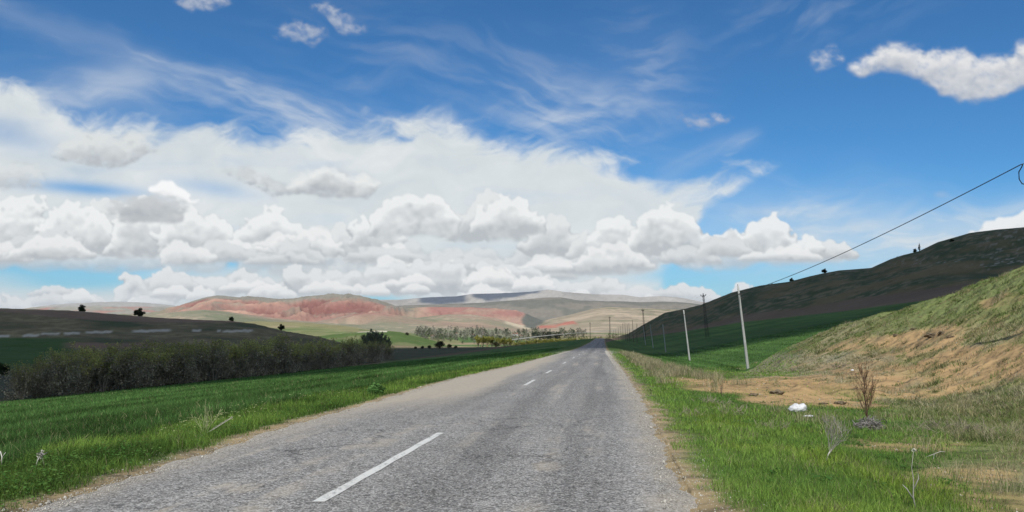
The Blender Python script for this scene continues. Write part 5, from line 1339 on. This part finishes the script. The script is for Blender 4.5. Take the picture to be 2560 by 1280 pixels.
# ------------------------------------------------------------------ the valley: woods, houses, highway
rng = np.random.RandomState(55)
m_wood = blade_material('far_wood', 0.2)
def wood(name, n, x0, x1, y0, y1, hmin, hmax, cols, seed, line=None):
    r_ = np.random.RandomState(seed); b = MB()
    Y = r_.uniform(y0, y1, n); px_ = r_.uniform(x0, x1, n)
    if line is not None: Y = pl(px_, line) * (1 + r_.uniform(-0.05, 0.05, n))
    X = (px_ - 1280) / F * Y
    keep = fbm(X / 90, Y / 110, 3, seed) > 0.02; X, Y = X[keep], Y[keep]; Z = height(X, Y)
    for i in range(len(X)):
        H = r_.uniform(hmin, hmax); k_ = 60; c_ = np.array(cols[r_.randint(len(cols))])
        f = r_.uniform(0.05, 1, k_); rad = H * 0.34 * np.sin(np.pi * np.clip(f * 0.9 + 0.1, 0, 1)) ** 0.6
        a = r_.uniform(0, 6.28, k_); q = np.sqrt(r_.rand(k_)) * rad
        P_ = np.stack([X[i] + np.cos(a) * q, Y[i] + np.sin(a) * q, Z[i] + f * H], -1)
        b.leaf(P_, H * r_.uniform(0.10, 0.22, k_), c_ * r_.uniform(0.6, 1.35, (k_, 1)), 1.0)
        b.tube([(X[i], Y[i], Z[i] - 0.3), (X[i], Y[i], Z[i] + H * 0.8)], [0.014 * H, 0.006 * H], 3, c_ * 0.6)
    o = b.build(name, m_wood); tag(o, kind='stuff'); return o
greyc = [(0.20, 0.20, 0.155), (0.24, 0.225, 0.185), (0.16, 0.17, 0.12), (0.10, 0.12, 0.07)]
wood('poplar_wood', 560, 1042, 1470, 1150, 2000, 5, 14, greyc, 61)
wood('poplar_wood', 300, 1050, 1330, 1000, 1300, 4, 9, greyc + [(0.12, 0.15, 0.07)], 62)
wood('pine_wood', 90, 1330, 1400, 1230, 1330, 8, 11, [(0.045, 0.055, 0.035)], 63)
wood('valley_thicket', 260, 1180, 1500, 700, 980, 4, 8, [(0.22, 0.22, 0.08), (0.18, 0.17, 0.09), (0.14, 0.16, 0.07)], 64)
wood('valley_thicket', 60, 1500, 1620, 900, 1250, 4, 8, [(0.20, 0.19, 0.10), (0.16, 0.17, 0.08)], 65)
M_wall = pmat('house_render', (0.58, 0.56, 0.52), 0.9, noise=1.0); M_tile = pmat('roof_tiles', (0.26, 0.15, 0.11), 0.85, noise=3.0); M_dark = pmat('window_dark', (0.03, 0.03, 0.035), 0.3)
hs = thing('village_house', 'x', 'house', (0, 0, 0), group='houses among the trees in the valley')
b = MB(); b.box((-5, -4, -2), (5, 4, 4)); b.add([(-5, -4, 4), (-5, 4, 4), (-5, 0, 6.2), (5, -4, 4), (5, 4, 4), (5, 0, 6.2)], None, [(0, 2, 1), (3, 4, 5)]); b.build('wall', M_wall, hs)
b = MB()
for s_ in (-1, 1): b.add([(-5.5, s_ * 4.6, 3.85), (5.5, s_ * 4.6, 3.85), (5.5, 0, 6.4), (-5.5, 0, 6.4), (-5.5, s_ * 4.6, 4.05), (5.5, s_ * 4.6, 4.05), (5.5, 0, 6.6), (-5.5, 0, 6.6)], [(0, 1, 2, 3), (7, 6, 5, 4), (0, 4, 5, 1), (1, 5, 6, 2), (0, 3, 7, 4)])
b.build('roof', M_tile, hs)
for x in (-3, 0.2, 3): b = MB(); b.box((x - 0.6, -4.06, 1.2), (x + 0.6, -3.98, 2.8)); b.build('window', M_dark, hs)
for i, (px_, Y, sc_h, lab) in enumerate([(1210, 1650, 1.0, 'white house high in the grey trees, second from the left'), (1182, 1400, 0.9, 'small white house at the left of the village'), (1288, 1420, 1.2, 'house with a red roof in the middle of the village'),
        (1302, 1300, 0.9, 'low house just right of the red roofed one'), (1140, 1560, 0.9, 'leftmost pale house on the slope edge'), (1410, 1500, 1.0, 'pale house at the right end of the village'), (1084, 1180, 0.8, 'small pale shed below the grey wood')]):
    x, y, z = plant_at(px_, Y)
    o = hs if i == 0 else dup(hs, (x, y, z))
    o.location = (x, y, z + 0.5); o.rotation_euler = (0, 0, rng.uniform(-0.6, 0.6)); o['label'] = lab; o.scale = (sc_h * 0.75,) * 3
# the highway on its low embankment
hp = [(1270, 850, 930), (1300, 846, 1010), (1340, 841, 1120), (1390, 836, 1240), (1430, 832.5, 1340), (1480, 829, 1440), (1540, 825.5, 1560), (1600, 822.5, 1700), (1700, 820, 1900)]
pts = [at(a, b_, c_) for a, b_, c_ in hp]
fine = []
for i in range(len(pts) - 1):
    for k in range(8): fine.append(pts[i].lerp(pts[i + 1], k / 8))
fine.append(pts[-1])
b = MB(); v = []
for i, p in enumerate(fine):
    d = (fine[min(i + 1, len(fine) - 1)] - fine[max(i - 1, 0)]); d.z = 0; d.normalize(); s_ = Vector((d.y, -d.x, 0))
    for o_, dz in ((-4.5, -0.7), (-3.5, -0.1), (3.5, 0.0), (4.5, -0.4)): q_ = p + s_ * o_; v.append((q_.x, q_.y, q_.z + dz))
n = len(fine); b.add(v, [(i * 4 + k, i * 4 + k + 1, i * 4 + k + 5, i * 4 + k + 4) for i in range(n - 1) for k in range(3)])
M_hw = pmat('pale_concrete_highway', (0.24, 0.235, 0.21), 0.9, noise=0.05)
tag(b.build('highway', M_hw), kind='structure')

# ------------------------------------------------------------------ things in the verges
rng = np.random.RandomState(77)
def ground_pt(px_, py_):
    """ground point seen at a photo pixel"""
    Ys = np.geomspace(5, 90, 400); d = ray(px_, py_)
    Z = height(d[0] * Ys, Ys); below = np.where(d[2] * Ys < Z)[0]
    Y = Ys[below[0]] if len(below) else 90
    return Vector((d[0] * Y, Y, float(Z[below[0]]) if len(below) else d[2] * Y))
def twigs(b, base, H, n, colr, spread=0.5, r=0.006, depth=2, up=0.15, nb=(2, 5), fan=0.5, tips=None):
    tips = [] if tips is None else tips
    for i in range(n):
        a = rng.uniform(0, 6.28); f = rng.uniform(0, fan); d = np.array([math.cos(a) * f, math.sin(a) * f, 1.0]); d /= np.linalg.norm(d)
        branch(b, np.array(base, float), d, H * rng.uniform(0.4, 0.65), r, depth, np.array(colr) * rng.uniform(0.8, 1.2), tips, spread, 4, up, nb, r * 0.35)
    return tips
# brown sapling in a heap of grey sticks
g_ = ground_pt(2172, 1072); g0 = ground_pt(2172, 1062)
r = thing('dead_sapling', 'small reddish brown sapling with upright bare twigs growing out of the stick heap', 'sapling', g0)
b = MB(); sc_ = g0.y / F
b.tube([(0, 0, 0), (-0.04, 0, 0.28), (-0.07, 0, 0.62), (-0.06, 0, 1.05)], [0.020, 0.015, 0.010, 0.004], 6, (0.13, 0.08, 0.06)); b.build('trunk', M_bark, r, True)
b = MB(); tips = []
for i in range(40):
    f = rng.uniform(0.16, 0.95); a = rng.uniform(0, 6.28); d = np.array([math.cos(a) * 0.7, math.sin(a) * 0.7, 1.0]); d /= np.linalg.norm(d)
    branch(b, np.array([-0.04 - 0.03 * f, 0, 1.0 * f]), d, 0.46 * (1.15 - 0.6 * f), 0.006, 1, np.array((0.17, 0.10, 0.06)) * rng.uniform(0.8, 1.2), tips, 0.25, 3, 0.3, (2, 4), 0.0028)
tips = np.array(tips); P_ = tips[rng.randint(0, len(tips), 520)] + rng.normal(0, 0.012, (520, 3)); b.leaf(P_, rng.uniform(0.014, 0.03, 520), np.array((0.24, 0.15, 0.08)) * rng.uniform(0.6, 1.3, (520, 1)))
b.build('twigs', M_twig, r)
r = thing('stick_heap', 'round heap of grey dead sticks piled about the foot of the brown sapling', 'stick heap', g_)
b = MB()
for i in range(300):
    a = rng.uniform(0, 6.28); q = math.sqrt(rng.rand()) * 0.27; h0 = max(0.02, 0.22 * (1 - (q / 0.30) ** 2)) * rng.rand() + 0.01
    p = np.array([math.cos(a) * q, math.sin(a) * q, h0]); d = rng.normal(0, 1, 3); d[2] *= 0.35; d /= np.linalg.norm(d); L = rng.uniform(0.08, 0.24)
    e_ = rng.normal(0, 0.25, 3) * L * 0.5; pts_ = np.array([p - d * L / 2, p + e_, p + d * L / 2]); pts_[:, 2] = np.maximum(pts_[:, 2], 0.005)
    b.tube(pts_, [0.006, 0.007, 0.004], 4, np.array((0.25, 0.235, 0.215)) * rng.uniform(0.35, 1.35), cap=False)
o = b.build('sticks', M_twig, r)
b = MB(); th = np.linspace(-0.6, 4.2, 14)
b.tube([(0.29 + 0.07 * math.cos(t_), 0.0, 0.13 + 0.06 * math.sin(t_)) for t_ in th], 0.009, 5, (0.07, 0.06, 0.055)); b.build('curled_root', M_twig, r)
# green shoot beside it
gs = ground_pt(2196, 1050); r = thing('broom_shoot', 'thin green broom shoots at the right of the stick heap', 'shrub', gs)
b = MB(); twigs(b, (0, 0, 0), 0.42, 7, (0.16, 0.17, 0.06), 0.25, 0.006, 1, 0.3, (2, 4), 0.4); b.build('stems', M_twig, r)
# pale bleached shrub
gs = ground_pt(2066, 1152); r = thing('bleached_shrub', 'white bleached dead shrub fanning up from the green verge', 'shrub', gs)
b = MB(); b.tube([(0, 0, -0.02), (0.03, 0, 0.08), (0.07, 0, 0.15)], [0.012, 0.010, 0.008], 5, (0.5, 0.48, 0.43)); b.build('trunk', M_twig, r)
b = MB()
for i in range(9):
    d = np.array([rng.uniform(-0.28, 0.75), rng.uniform(-0.4, 0.4), 1.0]); d /= np.linalg.norm(d)
    branch(b, np.array([0.05, 0, 0.10]), d, 0.30, 0.004, 2, np.array((0.30, 0.28, 0.24)) * rng.uniform(0.7, 1.1), [], 0.33, 4, 0.12, (3, 5), 0.0022)
b.build('branches', M_twig, r)
# dead flower stalk near the bottom edge
gs = ground_pt(2292, 1275); r = thing('dead_stalk', 'dead thistle stalk with a pale seed head at the bottom right', 'stalk', gs)
b = MB(); b.tube([(0, 0, -0.05), (-0.03, 0, 0.12), (-0.02, 0, 0.30), (-0.035, 0, 0.40), (-0.01, 0, 0.56)], [0.006, 0.006, 0.004, 0.003, 0.002], 6, (0.34, 0.32, 0.28))
b.tube([(-0.03, 0, 0.10), (-0.09, 0, 0.20), (-0.13, 0, 0.24)], [0.007, 0.006, 0.003], 5, (0.36, 0.34, 0.31)); b.tube([(-0.02, 0, 0.2), (0.03, 0, 0.30), (0.02, 0, 0.42)], [0.006, 0.005, 0.003], 5, (0.36, 0.34, 0.31))
b.build('stem', M_twig, r)
b = MB(); P_ = np.array([0.0, 0, 0.57]) + rng.normal(0, 0.009, (50, 3)); b.leaf(P_, 0.016, (0.50, 0.48, 0.40)); b.build('seed_head', M_twig, r)
gs = ground_pt(2336, 1146); r = thing('dead_twig', 'small grey forked twig lying in the meadow above the thistle stalk', 'twig', gs)
b = MB(); b.tube([(-0.12, 0, 0.02), (-0.03, 0, 0.05), (0.10, 0, 0.10), (0.17, 0, 0.09)], [0.004, 0.006, 0.005, 0.003], 5, (0.42, 0.40, 0.36)); b.tube([(0.0, 0, 0.06), (-0.04, -0.05, 0.0), (-0.06, -0.07, -0.03)], 0.004, 5, (0.42, 0.4, 0.36)); b.build('fork', M_twig, r)
# white plastic bags
M_bag = pmat('white_plastic', (0.58, 0.585, 0.60), 0.45, noise=30.0, bump=0.02)
def bag(px_, py_, w_, h_, lab, seed):
    gs = ground_pt(px_, py_)
    bm = bmesh.new(); bmesh.ops.create_icosphere(bm, subdivisions=4, radius=1.0)
    co = np.array([v.co[:] for v in bm.verts])
    n_ = fbm(co[:, 0] * 2.6 + seed, co[:, 1] * 2.2 + co[:, 2] * 2, 5, seed) * 0.6 + ridged(co[:, 0] * 3 + seed, co[:, 2] * 3 + co[:, 1] * 2, 3, seed + 2) * 0.25
    for v, k_ in zip(bm.verts, n_):
        f = 0.8 + k_ * 0.55
        x_ = v.co.x * f * w_ / 2; z_ = max(0.0, (v.co.z * 0.6 + 0.45) * f) * h_
        z_ *= 0.7 + 0.5 * (v.co.x * 0.5 + 0.5)
        v.co = (x_, v.co.y * f * w_ / 3.2, z_)
    me = bpy.data.meshes.new('plastic_bag'); bm.to_mesh(me); bm.free(); me.materials.append(M_bag)
    for p in me.polygons: p.use_smooth = True
    o = bpy.data.objects.new('plastic_bag', me); col.objects.link(o); o.location = gs + Vector((0, 0, 0.06)); tag(o, lab, 'plastic bag'); return o
bag(1994, 1038, 0.50, 0.20, 'crumpled white plastic bag at the edge of the dirt track', 3)
bag(2021, 1050, 0.26, 0.04, 'flat scrap of white plastic in the grass just below the crumpled bag', 8)
bag(2131, 932, 0.16, 0.08, 'tiny white scrap of litter on the bank above the dirt track', 12)
# tall thin stalks with buds by the track
for i, (px_, py_, h_, lab) in enumerate([(1792, 985, 0.95, 'tall stalk with pale buds at the near edge of the dirt track'), (1803, 990, 0.6, 'shorter dark stalk leaning right beside the tall budded one'), (1658, 962, 0.55, 'thin dry stalk at the left end of the dirt track'), (1700, 935, 0.6, 'budded stalk in the dry grass before the second pole')]):
    gs = ground_pt(px_, py_); r = thing('wild_stalk', lab, 'stalk', gs, group='thin stalks by the dirt track')
    b = MB(); tips = twigs(b, (0, 0, 0), h_, 4, (0.30, 0.27, 0.14) if i != 1 else (0.14, 0.09, 0.07), 0.18, 0.008, 1, 0.4, (2, 4), 0.35); b.build('stems', M_twig, r)
    tips = np.array(tips); P_ = tips[rng.randint(0, len(tips), 60)]; b = MB(); b.leaf(P_, 0.03, (0.42, 0.42, 0.24)); b.build('buds', M_twig, r)
# clumps of tangled dead stems in the verge
for i, (px_, py_, w_, lab) in enumerate([(1780, 1010, 0.6, 'tangle of grey dead stems below the tall budded stalk'), (1830, 1035, 0.7, 'straw coloured tangle slanting right of the grey one'), (1720, 1040, 0.5, 'thin pale tangle left in the bright verge'), (1940, 1075, 0.5, 'dry tuft in the green below the plastic bag'),
        (2420, 1085, 0.9, 'broad grey brown dead shrub low on the right'), (2330, 1075, 0.7, 'dead shrub left of the broad grey brown one'), (2500, 1090, 0.7, 'faded dead shrub by the right edge'), (2100, 920, 1.0, 'pale dry shrub patch on the bank above the track'), (1980, 930, 0.9, 'dry shrub patch above the left part of the track')]):
    gs = ground_pt(px_, py_); r = thing('dead_shrub', lab, 'shrub', gs, group='dead grey shrubs')
    b = MB()
    for k_ in range(30):
        d = rng.normal(0, 1, 3); d[2] = abs(d[2]) * 0.6 + 0.15; d /= np.linalg.norm(d)
        branch(b, np.array([rng.normal(0, w_ * 0.3), rng.normal(0, w_ * 0.2), 0.0]), d, w_ * 0.30, 0.004, 1, np.array((0.30, 0.26, 0.19)) * rng.uniform(0.6, 1.3), [], 0.4, 3, 0.05, (2, 4), max(0.002, 0.00018 * gs.y))
    b.build('stems', M_twig, r)
# left verge: dry bush, leaning branch, white dead stems, green bush
gs = ground_pt(512, 1092); r = thing('dry_bush', 'pale green wiry bush with bare looping stems in the left verge', 'bush', gs)
b = MB()
for i in range(8):
    d = np.array([rng.uniform(-0.6, 0.6), rng.uniform(-0.3, 0.3), 1.0]); d /= np.linalg.norm(d)
    branch(b, np.array([0.0, 0, 0.02]), d, 0.34, 0.006, 2, np.array((0.30, 0.33, 0.16)) * rng.uniform(0.8, 1.2), [], 0.4, 4, 0.12, (2, 4), 0.003)
b.build('stems', M_twig, r)
g1 = ground_pt(487, 1100); g2 = at(582, 1043, g1.y + 0.1)
r = thing('dead_branch', 'grey dead branch leaning to the right in front of the wiry bush', 'branch', g1)
b = MB(); dv = np.array(g2 - g1); b.tube([(0, 0, 0), dv * 0.5 + np.array([0, 0, -0.01]), dv], [0.009, 0.007, 0.004], 6, (0.42, 0.39, 0.34)); b.build('stem', M_twig, r)
b = MB()
for f in (0.45, 0.6, 0.72, 0.85): b.tube([dv * f, dv * f + np.array([0.05, 0.02, 0.05]), dv * f + np.array([0.10, 0.0, 0.07])], [0.004, 0.003, 0.002], 4, (0.42, 0.38, 0.33))
b.build('side_twigs', M_twig, r)
gs = ground_pt(88, 1172); r = thing('dead_weed', 'small white dead weed with a dark crumpled head at the far left', 'weed', gs)
b = MB(); b.tube([(0, 0, 0), (0.03, 0, 0.12), (0.08, 0, 0.20)], [0.008, 0.007, 0.004], 5, (0.62, 0.60, 0.55)); b.tube([(0.03, 0, 0.1), (0.02, 0.02, 0.16), (0.0, 0.02, 0.17)], 0.004, 4, (0.62, 0.6, 0.55)); b.tube([(0.08, 0, 0.2), (0.10, 0, 0.12), (0.12, 0, 0.05)], 0.003, 4, (0.5, 0.48, 0.45)); b.build('stem', M_twig, r)
b = MB(); P_ = np.array([0.08, 0, 0.20]) + rng.normal(0, 0.022, (50, 3)); b.leaf(P_, 0.03, np.array((0.4, 0.37, 0.35)) * rng.uniform(0.3, 1.4, (50, 1))); b.build('head', M_twig, r)
gs = ground_pt(2, 1170); r = thing('dead_weed', 'white dead stem cut off by the left edge of the photo', 'weed', gs)
b = MB(); b.tube([(0, 0, 0), (0.01, 0, 0.15), (-0.02, 0, 0.24)], [0.010, 0.008, 0.005], 5, (0.62, 0.60, 0.55)); b.tube([(0.01, 0, 0.15), (0.06, 0, 0.22)], 0.004, 4, (0.6, 0.58, 0.53)); b.build('stem', M_twig, r)
gs = ground_pt(942, 990); r = make_round('leafy_weed', 31, 0.40, 0.30, 500, (0.10, 0.20, 0.06), 'dark green leafy weed standing above the verge near the lay-by', 'weed', None, 0.05, 0.9, 18, 0.09, (0.08, 0.12, 0.05)); r.location = gs
# earth clods and sods broken out of the scarp in the bank
M_sod = pmat('dark_sod', (0.15, 0.12, 0.08), 0.95, noise=9.0, bump=0.03)
rng = np.random.RandomState(91)
clods = [(2330, 842, 0.55, 'darkest overhanging sod at the top of the bare scarp'), (2355, 836, 0.42, 'dark sod just right of the overhanging one'), (2240, 845, 0.3, 'small dark sod left of the overhanging one'), (2285, 826, 0.3, 'sod at the highest point of the bare scarp'),
         (2375, 845, 0.3, 'sod trailing down right of the scarp'), (1943, 985, 0.34, 'grey brown clod on the near side of the dirt track'), (2100, 1012, 0.26, 'dark clod in the ditch between the bag and the sapling'), (2060, 1012, 0.2, 'small clod behind the plastic bag'), (1885, 990, 0.24, 'clod at the left end of the spoil mound')]
for px_, py_, s_, lab in clods:
    gs = ground_pt(px_, py_)
    bm = bmesh.new(); bmesh.ops.create_icosphere(bm, subdivisions=3, radius=1.0)
    co = np.array([v.co[:] for v in bm.verts]); sd = int(px_)
    n_ = fbm(co[:, 0] * 1.8 + sd, co[:, 1] * 1.8 + co[:, 2] * 1.3, 5, sd)
    for v, k_ in zip(bm.verts, n_): v.co = Vector((v.co.x * s_, v.co.y * s_ * 0.6, v.co.z * s_ * 0.4)) * 0.55 * (1 + k_ * 1.3)
    me = bpy.data.meshes.new('earth_clod'); bm.to_mesh(me); bm.free(); me.materials.append(M_sod)
    o = bpy.data.objects.new('earth_clod', me); col.objects.link(o); o.location = gs + Vector((0, 0, s_ * 0.1)); tag(o, lab, 'clod', 'earth clods on the bank and track')
# ------------------------------------------------------------------ the air
bm = bmesh.new(); bmesh.ops.create_cube(bm, size=2.0)
zl = float(min(GZ.min(), -60)) - 1.5; zt = float(GZ.max()) + 25.0
for v in bm.verts: v.co = (v.co.x * 11800, v.co.y * 11800, zt if v.co.z > 0 else zl)
me = bpy.data.meshes.new('haze'); bm.to_mesh(me); bm.free()
m, N = material('haze'); pv = N.new('ShaderNodeVolumePrincipled'); pv.inputs['Color'].default_value = (0.80, 0.88, 1.0, 1); pv.inputs['Density'].default_value = 1.7e-5; pv.inputs['Anisotropy'].default_value = 0.2
N.t.links.new(pv.outputs[0], N.out.inputs['Volume']); me.materials.append(m)
o = bpy.data.objects.new('haze', me); col.objects.link(o); tag(o, kind='stuff')
